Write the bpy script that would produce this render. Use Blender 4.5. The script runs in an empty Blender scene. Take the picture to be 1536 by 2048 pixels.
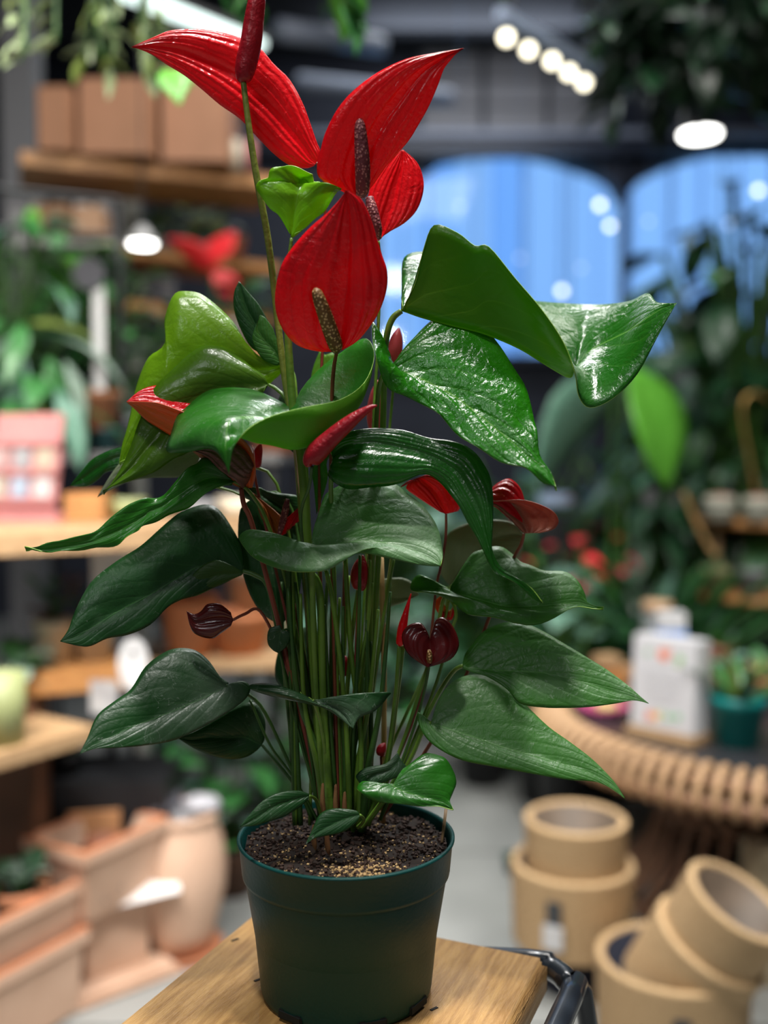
import bpy, bmesh, math, random
from mathutils import Vector, Matrix, noise
random.seed(7)
SC = bpy.context.scene
COL = SC.collection
# ------------------------------------------------------------------ camera
CAMZ, PITCH, FPX = 1.21, math.radians(3.0), 2000.0
cd = bpy.data.cameras.new('camera'); cam = bpy.data.objects.new('camera', cd); COL.objects.link(cam)
cam.location = (0, 0, CAMZ); cam.rotation_euler = (math.radians(90)-PITCH, 0, 0)
cd.sensor_fit = 'VERTICAL'; cd.sensor_height = 36; cd.sensor_width = 27; cd.lens = FPX/2048*36
cd.clip_start = .02; cd.clip_end = 100
cd.dof.use_dof = True; cd.dof.focus_distance = .745; cd.dof.aperture_fstop = 2.1
SC.camera = cam
# ------------------------------------------------------------------ world and light
SC.view_settings.view_transform = 'Standard'; SC.view_settings.look = 'None'
SC.view_settings.gamma = 1; SC.view_settings.use_curve_mapping = False
SC.view_settings.exposure = 0.0
w = bpy.data.worlds.new('world'); SC.world = w; w.use_nodes = True
bg = w.node_tree.nodes['Background']; bg.inputs[0].default_value = (.33, .60, 1, 1); bg.inputs[1].default_value = 1.45

def area(name, loc, target, size, power, color=(1, 1, 1), sizey=None, spread=None):
    l = bpy.data.lights.new(name, 'AREA'); l.energy = power; l.color = color; l.size = size
    if sizey: l.shape = 'RECTANGLE'; l.size_y = sizey
    if spread: l.spread = math.radians(spread)
    o = bpy.data.objects.new(name, l); COL.objects.link(o); o.location = loc
    d = Vector(target)-Vector(loc); o.rotation_euler = d.to_track_quat('-Z', 'Y').to_euler()
    return o
area('key_lamp', (-.22, .25, 3.0), (0, .76, 1.1), .12, 21, (1, .98, .93))
area('rear_lamp', (.40, 1.9, 3.2), (0, .76, 1.2), .16, 20, (.93, .97, 1))
area('top_lamp', (.12, .62, 3.0), (0, .76, 1.0), .11, 36, (1, .98, .94))
area('front_lamp', (-1.0, -1.6, 2.9), (0, .8, 1.1), .5, 11, (.95, .97, 1))
area('aisle_fill', (.2, 2.6, 3.5), (.2, 2.8, 0), 1.2, 60, (1, .98, .95))  # added overhead light for general brightness along the aisle, fixture unseen
area('left_shelf_fill', (-.95, 1.35, 2.5), (-1.05, 2.7, .8), .5, 13, (1, .95, .88), spread=130)  # added unseen light that brightens the left shelves from the front
area('planter_fill', (-.75, 1.2, 2.0), (-.85, 2.3, .65), .4, 12, (1, .95, .9), spread=100)  # added unseen light reaching the tray pots and terracotta below the table
area('right_table_fill', (1.0, 1.5, 2.6), (1.0, 2.4, .4), .6, 20, (1, .96, .9), spread=130)  # added unseen light to lift the rattan table and baskets
area('wall_wash_fill', (.6, 6.3, 3.9), (.6, 7.6, 3.2), 1.5, 16, (.9, .93, 1), sizey=.2)  # added wash that makes the grey panels above the window visible
area('back_fill', (.0, 5.8, 3.7), (0, 5.9, 0), 1.6, 22, (.9, .95, 1))  # added general light over the far background, no fixture there

# ------------------------------------------------------------------ helpers
cp, sp_ = math.cos(PITCH), math.sin(PITCH)
def ray(x, y):
    u, v = (x-768)/FPX, (1024-y)/FPX
    return Vector((u, cp+v*sp_, -sp_+v*cp))
def at(x, y, Y):
    r = ray(x, y); return Vector((0, 0, CAMZ))+r*(Y/r.y)
def atz(x, y, z):
    r = ray(x, y); return Vector((0, 0, CAMZ))+r*((z-CAMZ)/r.z)

MATS = {}
def nt_new(name):
    m = bpy.data.materials.new(name); m.use_nodes = True; nt = m.node_tree; nt.nodes.clear()
    out = nt.nodes.new('ShaderNodeOutputMaterial'); b = nt.nodes.new('ShaderNodeBsdfPrincipled')
    nt.links.new(b.outputs[0], out.inputs[0]); return m, nt, b, out
def N(nt, t, **k):
    n = nt.nodes.new(t)
    for a, v in k.items(): setattr(n, a, v)
    return n
def L(nt, a, b): nt.links.new(a, b)
def MA(nt, op, a, b=None, c=None, clamp=False):
    n = N(nt, 'ShaderNodeMath', operation=op); n.use_clamp = clamp
    for i, v in enumerate((a, b, c)):
        if v is None: continue
        if isinstance(v, (int, float)): n.inputs[i].default_value = v
        else: L(nt, v, n.inputs[i])
    return n.outputs[0]
def MIX(nt, f, a, b):
    n = N(nt, 'ShaderNodeMix', data_type='RGBA')
    for s, v in ((0, f), (6, a), (7, b)):
        if isinstance(v, (int, float)): n.inputs[s].default_value = v
        elif isinstance(v, tuple): n.inputs[s].default_value = (*v[:3], 1)
        else: L(nt, v, n.inputs[s])
    return n.outputs[2]
def mat(name, col, rough=.6, col2=None, scale=20, bump=0, bscale=None, metal=0, coat=0, emit=0, stretch=None, spec=.5, sub=0):
    if name in MATS: return MATS[name]
    m, nt, b, out = nt_new(name)
    b.inputs['Base Color'].default_value = (*col, 1); b.inputs['Roughness'].default_value = rough
    b.inputs['Metallic'].default_value = metal; b.inputs['Coat Weight'].default_value = coat
    b.inputs['Specular IOR Level'].default_value = spec
    tc = N(nt, 'ShaderNodeTexCoord'); vec = tc.outputs['Object']
    if stretch:
        mp = N(nt, 'ShaderNodeMapping'); mp.inputs['Scale'].default_value = stretch; L(nt, vec, mp.inputs[0]); vec = mp.outputs[0]
    if col2:
        n = N(nt, 'ShaderNodeTexNoise'); n.inputs['Scale'].default_value = scale; n.inputs['Detail'].default_value = 4; L(nt, vec, n.inputs[0])
        r = N(nt, 'ShaderNodeMapRange'); r.inputs[1].default_value = .35; r.inputs[2].default_value = .65; L(nt, n.outputs[0], r.inputs[0])
        L(nt, MIX(nt, r.outputs[0], col, col2), b.inputs['Base Color'])
    if bump:
        n = N(nt, 'ShaderNodeTexNoise'); n.inputs['Scale'].default_value = bscale or scale; L(nt, vec, n.inputs[0])
        bp = N(nt, 'ShaderNodeBump'); bp.inputs['Strength'].default_value = bump; bp.inputs['Distance'].default_value = .002
        L(nt, n.outputs[0], bp.inputs['Height']); L(nt, bp.outputs[0], b.inputs['Normal'])
    if emit:
        b.inputs['Emission Color'].default_value = (*col, 1); b.inputs['Emission Strength'].default_value = emit
    MATS[name] = m; return m

def leafmat(name, col, col2, trans, tfac=.35, rough=.32, coat=.3, scuff=.3, vein=(.25, .45, .12), veinf=.35, ribs=False, bump=.35, dust=(.55, .62, .55)):
    m, nt, b, out = nt_new(name)
    uv = N(nt, 'ShaderNodeUVMap'); sx = N(nt, 'ShaderNodeSeparateXYZ'); L(nt, uv.outputs[0], sx.inputs[0])
    u, t = sx.outputs[0], sx.outputs[1]
    au = MA(nt, 'ABSOLUTE', u)
    tc = N(nt, 'ShaderNodeTexCoord')
    n1 = N(nt, 'ShaderNodeTexNoise'); n1.inputs['Scale'].default_value = 16; n1.inputs['Detail'].default_value = 3; L(nt, tc.outputs['Object'], n1.inputs[0])
    n2 = N(nt, 'ShaderNodeTexNoise'); n2.inputs['Scale'].default_value = 95; n2.inputs['Detail'].default_value = 5; n2.inputs['Distortion'].default_value = 1.2; L(nt, tc.outputs['Object'], n2.inputs[0])
    c = MIX(nt, n1.outputs[0], col, col2)
    if ribs:
        wv = MA(nt, 'SINE', MA(nt, 'MULTIPLY', MA(nt, 'ADD', u, MA(nt, 'MULTIPLY', n1.outputs[0], .35)), 15.0))
        h = MA(nt, 'MULTIPLY', MA(nt, 'POWER', MA(nt, 'ABSOLUTE', wv), 3.0), -.5)
        line = MA(nt, 'GREATER_THAN', MA(nt, 'ABSOLUTE', wv), .985)
        c = MIX(nt, MA(nt, 'MULTIPLY', line, .25), c, tuple(x*.55 for x in col))
    else:
        ph = MA(nt, 'SUBTRACT', MA(nt, 'MULTIPLY', t, 8.0), MA(nt, 'MULTIPLY', MA(nt, 'POWER', au, .8), 3.2))
        fr = MA(nt, 'ABSOLUTE', MA(nt, 'SUBTRACT', MA(nt, 'FRACT', ph), .5))
        sv = MA(nt, 'MULTIPLY', MA(nt, 'SUBTRACT', 1, MA(nt, 'DIVIDE', fr, .045), clamp=True), MA(nt, 'SUBTRACT', .9, au, clamp=True))
        mv = MA(nt, 'LESS_THAN', au, .018)
        vv = MA(nt, 'MAXIMUM', mv, MA(nt, 'MULTIPLY', sv, .55))
        c = MIX(nt, MA(nt, 'MULTIPLY', vv, veinf), c, vein)
        h = MA(nt, 'ADD', MA(nt, 'MULTIPLY', MA(nt, 'SMOOTH_MIN', fr, .2, .1), 1.4), MA(nt, 'MULTIPLY', mv, -.4))
    # dried water marks and dust
    v1 = N(nt, 'ShaderNodeTexVoronoi', feature='DISTANCE_TO_EDGE'); v1.inputs['Scale'].default_value = 60
    mixv = N(nt, 'ShaderNodeMix', data_type='VECTOR'); mixv.inputs[0].default_value = .03
    L(nt, tc.outputs['Object'], mixv.inputs[4]); L(nt, n2.outputs[1], mixv.inputs[5]); L(nt, mixv.outputs[1], v1.inputs[0])
    rg = MA(nt, 'SUBTRACT', 1.0, MA(nt, 'DIVIDE', v1.outputs[0], .022), clamp=True)
    msk = MA(nt, 'MULTIPLY', MA(nt, 'MULTIPLY', rg, .42), MA(nt, 'MULTIPLY', MA(nt, 'GREATER_THAN', n2.outputs[0], .52), MA(nt, 'GREATER_THAN', n1.outputs[0], .50)))
    big = N(nt, 'ShaderNodeMapRange'); big.inputs[1].default_value = .5; big.inputs[2].default_value = .75; L(nt, n1.outputs[0], big.inputs[0])
    dustf = MA(nt, 'MULTIPLY', MA(nt, 'MAXIMUM', msk, MA(nt, 'MULTIPLY', big.outputs[0], .22)), scuff, clamp=True)
    c2 = MIX(nt, dustf, c, dust)
    L(nt, c2, b.inputs['Base Color'])
    rr = N(nt, 'ShaderNodeMapRange'); rr.inputs[3].default_value = rough-.08; rr.inputs[4].default_value = rough+.14; L(nt, n1.outputs[0], rr.inputs[0])
    L(nt, rr.outputs[0], b.inputs['Roughness']); b.inputs['Coat Weight'].default_value = coat; b.inputs['Coat Roughness'].default_value = .16; b.inputs['Specular IOR Level'].default_value = .4
    n3 = N(nt, 'ShaderNodeTexNoise'); n3.inputs['Scale'].default_value = 420; n3.inputs['Detail'].default_value = 2; L(nt, tc.outputs['Object'], n3.inputs[0])
    hh = MA(nt, 'ADD', MA(nt, 'ADD', h, MA(nt, 'MULTIPLY', n2.outputs[0], 1.2)), MA(nt, 'MULTIPLY', n3.outputs[0], .35))
    bp = N(nt, 'ShaderNodeBump'); bp.inputs['Strength'].default_value = bump; bp.inputs['Distance'].default_value = .0012
    L(nt, hh, bp.inputs['Height']); L(nt, bp.outputs[0], b.inputs['Normal']); L(nt, bp.outputs[0], b.inputs['Coat Normal'])
    tr = N(nt, 'ShaderNodeBsdfTranslucent'); tr.inputs[0].default_value = (*trans, 1)
    ms = N(nt, 'ShaderNodeMixShader'); ms.inputs[0].default_value = tfac
    L(nt, b.outputs[0], ms.inputs[1]); L(nt, tr.outputs[0], ms.inputs[2]); L(nt, ms.outputs[0], out.inputs[0])
    MATS[name] = m; return m

ORG = {}
def link(name, me, parent=None):
    o = bpy.data.objects.new(name, me); COL.objects.link(o)
    if parent: o.parent = parent
    return o
def org(p):
    return ORG.get(p.name, Vector((0, 0, 0))) if p else Vector((0, 0, 0))
def tag(o, label=None, cat=None, group=None, kind=None):
    if label: o['label'] = label
    if cat: o['category'] = cat
    if group: o['group'] = group
    if kind: o['kind'] = kind
    return o
def thing(name, label, cat, loc=(0, 0, 0), group=None):
    o = bpy.data.objects.new(name, None); COL.objects.link(o); o.location = loc; o.empty_display_size = .05
    ORG[o.name] = Vector(loc); return tag(o, label, cat, group)
def obj(name, bm, m, parent=None, smooth=False, label=None):
    off = org(parent)
    if off.length > 0: bmesh.ops.translate(bm, verts=bm.verts, vec=-off)
    me = bpy.data.meshes.new(name); bm.to_mesh(me); bm.free()
    for mm in (m if isinstance(m, (list, tuple)) else [m]): me.materials.append(mm)
    if smooth:
        for p in me.polygons: p.use_smooth = True
    o = link(name, me, parent); ORG[o.name] = off
    if label: o['label'] = label
    return o
def add_box(bm, c, s, rz=0, rx=0, ry=0, bev=0):
    M = Matrix.Translation(c) @ Matrix.Rotation(rz, 4, 'Z') @ Matrix.Rotation(rx, 4, 'X') @ Matrix.Rotation(ry, 4, 'Y')
    r = bmesh.ops.create_cube(bm, size=1, matrix=Matrix.Identity(4)); vs = r['verts']
    for v in vs: v.co = Vector((v.co.x*s[0], v.co.y*s[1], v.co.z*s[2]))
    if bev:
        es = list({e for v in vs for e in v.link_edges})
        g = bmesh.ops.bevel(bm, geom=es, offset=bev, segments=2, affect='EDGES'); vs = list({v for f in g['faces'] for v in f.verts} | {v for v in vs if v.is_valid})
    for v in vs: v.co = M @ v.co
def boxbm(*a, **k):
    bm = bmesh.new(); add_box(bm, *a, **k); return bm
def crom(P, n):
    out = []
    m = len(P)
    for i in range(m-1):
        p0 = P[max(i-1, 0)]; p1 = P[i]; p2 = P[i+1]; p3 = P[min(i+2, m-1)]
        for k in range(n):
            t = k/n
            out.append(.5*((2*p1)+(-p0+p2)*t+(2*p0-5*p1+4*p2-p3)*t*t+(-p0+3*p1-3*p2+p3)*t*t*t))
    out.append(P[-1]); return out
def add_tube(bm, pts, rad, sides=8, sub=4, cap=True, flat=1.0):
    pts = [Vector(p) for p in pts]
    if not isinstance(rad, (list, tuple)): rad = [rad]*len(pts)
    R = [Vector((r, 0, 0)) for r in rad]
    P = crom(pts, sub) if sub > 1 else pts; R = [v.x for v in (crom(R, sub) if sub > 1 else R)]
    up = Vector((0, 0, 1)); rings = []; prev = None
    for i, p in enumerate(P):
        t = (P[min(i+1, len(P)-1)]-P[max(i-1, 0)]).normalized()
        if prev is None:
            a = t.orthogonal().normalized()
        else:
            a = (prev-t*prev.dot(t))
            a = a.normalized() if a.length > 1e-6 else t.orthogonal().normalized()
        prev = a; b = t.cross(a)
        rings.append([bm.verts.new(p+(a*math.cos(2*math.pi*k/sides)+b*math.sin(2*math.pi*k/sides)*flat)*max(R[i], 1e-5)) for k in range(sides)])
    for i in range(len(rings)-1):
        for k in range(sides):
            bm.faces.new((rings[i][k], rings[i][(k+1) % sides], rings[i+1][(k+1) % sides], rings[i+1][k]))
    if cap:
        bm.faces.new(rings[0][::-1]); bm.faces.new(rings[-1])
def tubebm(*a, **k):
    bm = bmesh.new(); add_tube(bm, *a, **k); return bm
def add_lathe(bm, prof, c, seg=32, M=None, wob=0):
    rings = []
    for (r, z) in prof:
        ring = []
        for k in range(seg):
            a = 2*math.pi*k/seg
            v = Vector((r*math.cos(a), r*math.sin(a), z))
            if M: v = M @ v
            ring.append(bm.verts.new(v+Vector(c)))
        rings.append(ring)
    for i in range(len(rings)-1):
        for k in range(seg):
            bm.faces.new((rings[i][k], rings[i][(k+1) % seg], rings[i+1][(k+1) % seg], rings[i+1][k]))
    if prof[0][0] > 1e-5: bm.faces.new(rings[0][::-1])
    if prof[-1][0] > 1e-5: bm.faces.new(rings[-1])
def lathebm(*a, **k):
    bm = bmesh.new(); add_lathe(bm, *a, **k); return bm

# ------------------------------------------------------------------ materials
WOOD = mat('wood_light', (.50, .32, .15), .55, (.36, .21, .09), 6, .3, 30, stretch=(1, 12, 12))
WOODP = mat('wood_pale', (.46, .30, .16), .6, (.36, .22, .11), 8, stretch=(1, 8, 8))
WOODO = mat('wood_orange', (.50, .24, .08), .5, (.40, .18, .06), 8, stretch=(1, 8, 8))
BROWN = mat('brown_wood', (.14, .06, .03), .6, (.09, .04, .02), 9)
BLACK = mat('black_metal', (.012, .013, .015), .45)
DARK = mat('dark_cloth', (.008, .010, .022), .9)
TERRA = mat('terracotta', (.58, .24, .12), .8, (.50, .19, .09), 12)
TERRAP = mat('terracotta_pale', (.70, .47, .34), .85, (.62, .40, .28), 9)
CREAM = mat('cream_ceramic', (.62, .56, .44), .5, (.55, .48, .37), 15)
WHITE = mat('white_paper', (.62, .62, .63), .6)
GREYP = mat('grey_pack', (.30, .29, .31), .6, (.5, .5, .5), 18)
PINK = mat('pink_card', (.48, .20, .19), .7, (.40, .16, .16), 6)
LIME = mat('lime_pot', (.27, .30, .13), .5)
GREYPOT = mat('grey_pot', (.25, .25, .26), .6)
TEAL = mat('teal_plastic', (.0, .20, .19), .35)
SOIL = mat('soil', (.008, .005, .004), .95, (.022, .012, .008), 60, .9, 90)
# continued below
# ------------------------------------------------------------------ the setting
YP = .757                                            # world depth of the pot's axis
ZR = at(693, 1668, YP).z; ZB = at(693, 1972, YP).z   # rim and foot height of the pot
FLOORM = mat('concrete', (.34, .35, .34), .35, (.24, .25, .24), 2.2, .1, 12)
CEILM = mat('ceiling_dark', (.03, .035, .045), .8)
WALLM = mat('wall_grey', (.10, .105, .12), .8, (.08, .085, .10), 2)
NAVY = mat('navy_frame', (.012, .018, .035), .5)
PANELM = mat('panel_grey', (.16, .16, .17), .6)
def struct(name, bm, m, **k): return tag(obj(name, bm, m, **k), kind='structure')
fl = struct('floor', boxbm((.5, 3, -.06), (8, 14, .1)), mat('grout', (.12, .12, .12), .8))
for i in range(10):
    for j in range(12):
        struct('tile', boxbm((-2.9+i*.75, -2.2+j*.95, -.005), (.74, .94, .012)), FLOORM, parent=fl)
struct('ceiling', boxbm((.5, 3, 4.25), (8, 14, .1)), CEILM)
struct('wall_left', boxbm((-3.35, 3, 2.1), (.1, 14, 4.4)), WALLM)
struct('wall_right', boxbm((4.45, 3, 2.1), (.1, 14, 4.4)), WALLM)
struct('wall_rear', boxbm((.5, -3.55, 2.1), (8, .1, 4.4)), mat('wall_rear_m', (.4, .4, .4), .8))
YW = 7.6
def arch_z(x):
    pts = [(760, 420), (815, 365), (850, 340), (880, 318), (940, 305), (1000, 302), (1060, 303), (1105, 313), (1150, 328), (1190, 342), (1225, 362), (1243, 400),
           (1246, 400), (1256, 385), (1290, 350), (1340, 325), (1420, 300), (1536, 290), (1620, 330), (1660, 400)]
    if x <= 760 or x >= 1660: return None
    for (a, b), (c, d) in zip(pts, pts[1:]):
        if a <= x <= c: return at(x, b+(d-b)*(x-a)/(c-a), YW).z
bm = bmesh.new()
xs = [760+(1660-760)*k/90 for k in range(91)]
top = 4.25
prevs = None
for x in xs:
    X = at(x, 500, YW).x; z = arch_z(x) or at(x, 420, YW).z
    cur = [bm.verts.new((X, YW, z)), bm.verts.new((X, YW, top)), bm.verts.new((X, YW+.2, top)), bm.verts.new((X, YW+.2, z))]
    if prevs:
        for k in range(4): bm.faces.new((prevs[k], prevs[(k+1) % 4], cur[(k+1) % 4], cur[k]))
    prevs = cur
xl, xr = at(760, 500, YW).x, at(1660, 500, YW).x
add_box(bm, ((-3.4+xl)/2, YW+.1, 2.1), (xl+3.4, .2, 4.3)); add_box(bm, ((4.5+xr)/2, YW+.1, 2.1), (4.5-xr, .2, 4.3))
add_box(bm, ((xl+xr)/2, YW+.1, .97), (xr-xl, .2, 1.94))
struct('wall_back', bm, mat('wall_navy', (.03, .036, .055), .7, (.02, .024, .04), 3))
glass = mat('window_glass', (.8, .9, 1), .05); gb = glass.node_tree
_t = gb.nodes.new('ShaderNodeBsdfTransparent'); _g = gb.nodes.new('ShaderNodeBsdfGlossy'); _g.inputs[1].default_value = .05
_m = gb.nodes.new('ShaderNodeMixShader'); _m.inputs[0].default_value = .06; _t.inputs[0].default_value = (.9, .96, 1, 1)
_o = [n for n in gb.nodes if n.type == 'OUTPUT_MATERIAL'][0]
gb.links.new(_t.outputs[0], _m.inputs[1]); gb.links.new(_g.outputs[0], _m.inputs[2]); gb.links.new(_m.outputs[0], _o.inputs[0])
for wi, (a, b) in enumerate(((762, 1242), (1250, 1658))):
    X0, X1 = at(a, 500, YW).x, at(b, 500, YW).x
    wn = tag(obj('window_%d' % (wi+1), boxbm(((X0+X1)/2, YW+.0, 1.96), (X1-X0, .3, .05)), NAVY), kind='structure')
    n = 5 if wi == 0 else 4
    for k in range(n):
        xa = X0+(X1-X0)*k/n; xb = X0+(X1-X0)*(k+1)/n
        obj('pane', boxbm(((xa+xb)/2, YW+.15, 2.92), (xb-xa-.012, .008, 1.85)), glass, wn)
        if k: obj('mullion', boxbm((xa, YW+.13, 2.92), (.012, .03, 1.85)), mat('mullion_m', (.12, .2, .4), .5), wn)
mx = at(1246, 500, YW).x
struct('trim_1', boxbm((mx, YW-.02, 2.2), (.05, .1, 3.3)), NAVY)
# the lit interior wall above the window: grey shutter slats and beams
for k, (y0, y1) in enumerate(((98, 150), (155, 205), (210, 258))):
    z1, z0 = at(1000, y0, YW-.15).z, at(1000, y1, YW-.15).z
    for j in range(3):
        xa, xb = at(845+j*130, 100, YW-.15).x, at(845+j*130+118, 100, YW-.15).x
        struct('trim_%d' % (2+k*3+j), boxbm(((xa+xb)/2, YW-.08, (z0+z1)/2), (xb-xa, .06, z1-z0)), PANELM)
z0 = at(1000, 262, YW-.2).z
struct('trim_20', boxbm((.9, YW-.12, z0), (5.6, .1, .05)), mat('rail_pale', (.22, .25, .32), .5))
struct('trim_21', boxbm((.9, YW-.12, z0-.10), (5.6, .07, .10)), NAVY)
# beams under the ceiling
for k, Yb in enumerate((3.4, 5.0, 6.6)):
    struct('trim_%d' % (30+k), boxbm((.5, Yb, 4.08), (7.8, .12, .24)), CEILM)
# building across the street
BW = [mat('facade_white', (.8, .84, .95), .7), mat('facade_cyan', (.30, .72, .95), .5), mat('facade_blue', (.55, .70, .95), .5)]
bl = thing('building', 'pale blue office facade of tall panels beyond the arched windows', 'building', (3, 16, 0))
random.seed(3)
for i in range(22):
    hgt = 7.5
    m = BW[random.choice((0, 0, 1, 2, 0))]
    obj('panel', boxbm((-1.9+i*.55, 16+random.uniform(-.1, .1), hgt/2), (.5, .3, hgt)), m, bl)
obj('ledge', boxbm((3.8, 15.75, .3), (13, .3, 1.6)), mat('ledge_teal', (.15, .55, .6), .6), bl)

# ------------------------------------------------------------------ the potted anthurium
GREENS = dict(
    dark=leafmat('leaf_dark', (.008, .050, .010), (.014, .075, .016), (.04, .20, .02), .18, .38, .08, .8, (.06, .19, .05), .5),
    mid=leafmat('leaf_mid', (.012, .115, .008), (.028, .165, .012), (.11, .42, .02), .24, .30, .22, .4, (.14, .40, .06), .5),
    bright=leafmat('leaf_bright', (.012, .15, .004), (.028, .22, .006), (.16, .55, .02), .24, .25, .45, .2, (.18, .44, .04), .5, bump=1.0),
    dusty=leafmat('leaf_dusty', (.032, .150, .018), (.058, .205, .028), (.11, .40, .03), .22, .42, .05, 1.0, (.14, .36, .09), .6, bump=.5),
    lime=leafmat('leaf_lime', (.12, .26, .008), (.18, .34, .012), (.42, .70, .02), .42, .3, .35, .1, (.32, .5, .08), bump=.5),
    olive=leafmat('leaf_olive', (.018, .105, .004), (.12, .18, .006), (.26, .55, .008), .45, .34, .2, .05, (.26, .46, .04), .9),
    limed=leafmat('leaf_lime_dark', (.055, .16, .006), (.11, .23, .012), (.36, .62, .02), .42, .32, .3, .1, (.26, .42, .06), .5),
    curl=leafmat('leaf_curl', (.006, .085, .006), (.020, .14, .008), (.10, .42, .01), .22, .22, .35, .15, (.16, .4, .06), .5, bump=.7),
    gloss=leafmat('leaf_gloss', (.006, .075, .006), (.014, .11, .010), (.08, .38, .01), .2, .24, .5, .15, (.1, .3, .06), bump=.5, ribs=True),
    young=leafmat('leaf_young', (.15, .42, .006), (.24, .50, .012), (.42, .80, .03), .42, .3, .35, .05, (.3, .6, .1)),
    grey=leafmat('leaf_grey', (.20, .25, .15), (.27, .32, .20), (.2, .3, .1), .25, .5, 0, .2, (.1, .14, .08), .6),
    under=leafmat('leaf_under', (.07, .22, .015), (.12, .29, .02), (.30, .60, .03), .40, .42, 0, .1, (.24, .44, .1)),
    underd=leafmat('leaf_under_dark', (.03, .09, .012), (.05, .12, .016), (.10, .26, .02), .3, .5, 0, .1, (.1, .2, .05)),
    rim=mat('leaf_rim', (.32, .55, .08), .4), rimd=mat('leaf_rim_dark', (.05, .18, .03), .4))
REDS = dict(
    red=leafmat('spathe_red', (.72, .004, .012), (.85, .012, .020), (1, .015, .02), .30, .25, .5, .05, ribs=True, bump=.8, dust=(.9, .4, .4)),
    deep=leafmat('spathe_deep', (.30, .005, .015), (.42, .008, .020), (.6, .01, .02), .2, .36, .25, .05, ribs=True, bump=1.0, dust=(.5, .2, .2)),
    dull=leafmat('spathe_dull', (.36, .11, .07), (.46, .16, .10), (.5, .12, .06), .25, .4, .2, .15, ribs=True, bump=.9, dust=(.7, .45, .4)),
    maroon=leafmat('spathe_maroon', (.06, .004, .006), (.14, .010, .008), (.35, .02, .01), .25, .25, .5, .05, ribs=True, bump=.35, dust=(.3, .1, .1)),
    orange=leafmat('spathe_orange', (.44, .10, .015), (.50, .20, .03), (.6, .2, .03), .3, .35, .2, .1, ribs=True, bump=.5, dust=(.6, .3, .2)),
    striped=leafmat('spathe_striped', (.16, .06, .05), (.26, .11, .09), (.3, .1, .05), .2, .35, .3, .3, ribs=True, bump=1.2, dust=(.55, .45, .4)),
    pink=leafmat('spathe_pink', (.55, .07, .09), (.62, .12, .14), (.7, .1, .1), .3, .4, .1, .1, ribs=True))
RRIM = mat('spathe_rim', (.55, .12, .06), .4)
STEMG = mat('stem_green', (.09, .20, .020), .4, (.15, .28, .03), 30, .3, 150, coat=.2)
STEMD = mat('stem_dark', (.025, .085, .014), .45, (.05, .13, .018), 30, .3, 150)
STEMR = mat('stem_red', (.20, .03, .025), .45, (.26, .07, .03), 30)
POTM = mat('pot_green', (.002, .046, .042), .45, (.003, .055, .048), 5, .12, 300, spec=.22)

plant = thing('anthurium', 'tall red flowering anthurium in a green plastic nursery pot on the wooden stool', 'plant', at(693, 1972, YP))
plant.location = Vector((at(693, 1972, YP).x, YP, ZB)); ORG[plant.name] = plant.location.copy()
PX = plant.location.x
RR = 214/FPX*.771; RB = 168/FPX*.777
hp = ZR-ZB
prof = [(RB-.004, 0), (RB, .002), (RB+.001, .006)]
zc = hp-.028
rc = RB+(RR-.007-RB)*.92
prof += [(rc, zc-.001), (rc+.001, zc), (RR-.003, zc+.0005), (RR-.0025, zc+.003), (RR-.0005, hp-.003), (RR+.0010, hp-.0015), (RR+.0010, hp), (RR-.0012, hp+.0005), (RR-.0022, hp-.002), (RR-.005, hp-.03), (RB-.002, .004), (0, .003)]
pot = obj('pot', lathebm(prof, (PX, YP, ZB), 96), POTM, plant, True)
for f in pot.data.polygons: f.use_smooth = True
# two drain feet notches at the pot's foot
for a in (-1.25, -.6, -2.2):
    obj('drain_slot', boxbm((PX+math.cos(a)*(RB+.0005), YP+math.sin(a)*(RB+.0005), ZB+.0055), (.003, .022, .007), rz=a, bev=.001), mat('slot_dark', (.002, .006, .006), .8), pot)
# soil
bm = bmesh.new(); bmesh.ops.create_grid(bm, x_segments=70, y_segments=70, size=RR-.003)
for v in list(bm.verts):
    r = math.hypot(v.co.x, v.co.y)
    if r > RR-.0045: bm.verts.remove(v)
for v in bm.verts:
    r = math.hypot(v.co.x, v.co.y)
    n = noise.fractal(Vector((v.co.x*40, v.co.y*40, 1)), 1, 2, 4)
    v.co = Vector((PX+v.co.x, YP+v.co.y, ZR-.007+n*.0035+.010*math.exp(-(r/.03)**2)))
soil = obj('soil', bm, SOIL, plant, True)
random.seed(5)
for nm, m, cnt, sz in (('perlite', mat('perlite', (.50, .33, .15), .9), 800, .0010), ('bark_crumb', mat('bark_crumb', (.035, .016, .010), .9), 1500, .0016)):
    bm = bmesh.new()
    for i in range(cnt):
        a = random.uniform(0, 2*math.pi); r = (RR-.006)*math.sqrt(random.random())
        x, y = r*math.cos(a), r*math.sin(a)
        if nm == 'perlite' and random.random() < .45: x, y = random.gauss(.012, .011), random.gauss(-.052, .010)
        if math.hypot(x, y) > RR-.006: continue
        s = sz*random.uniform(.5, 1.5)
        z = ZR-.007+noise.fractal(Vector((x*40, y*40, 1)), 1, 2, 4)*.0035+.010*math.exp(-(math.hypot(x, y)/.03)**2)
        M = Matrix.Translation((PX+x, YP+y, z+s*.4)) @ Matrix.Rotation(random.random()*6, 4, 'Z') @ Matrix.Rotation(random.random()*6, 4, 'X')
        r_ = bmesh.ops.create_cube(bm, size=1, matrix=M @ Matrix.Diagonal((s*random.uniform(.8, 1.8), s, s*.8, 1)))
    tag(obj(nm, bm, m, soil), kind='stuff')

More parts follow.
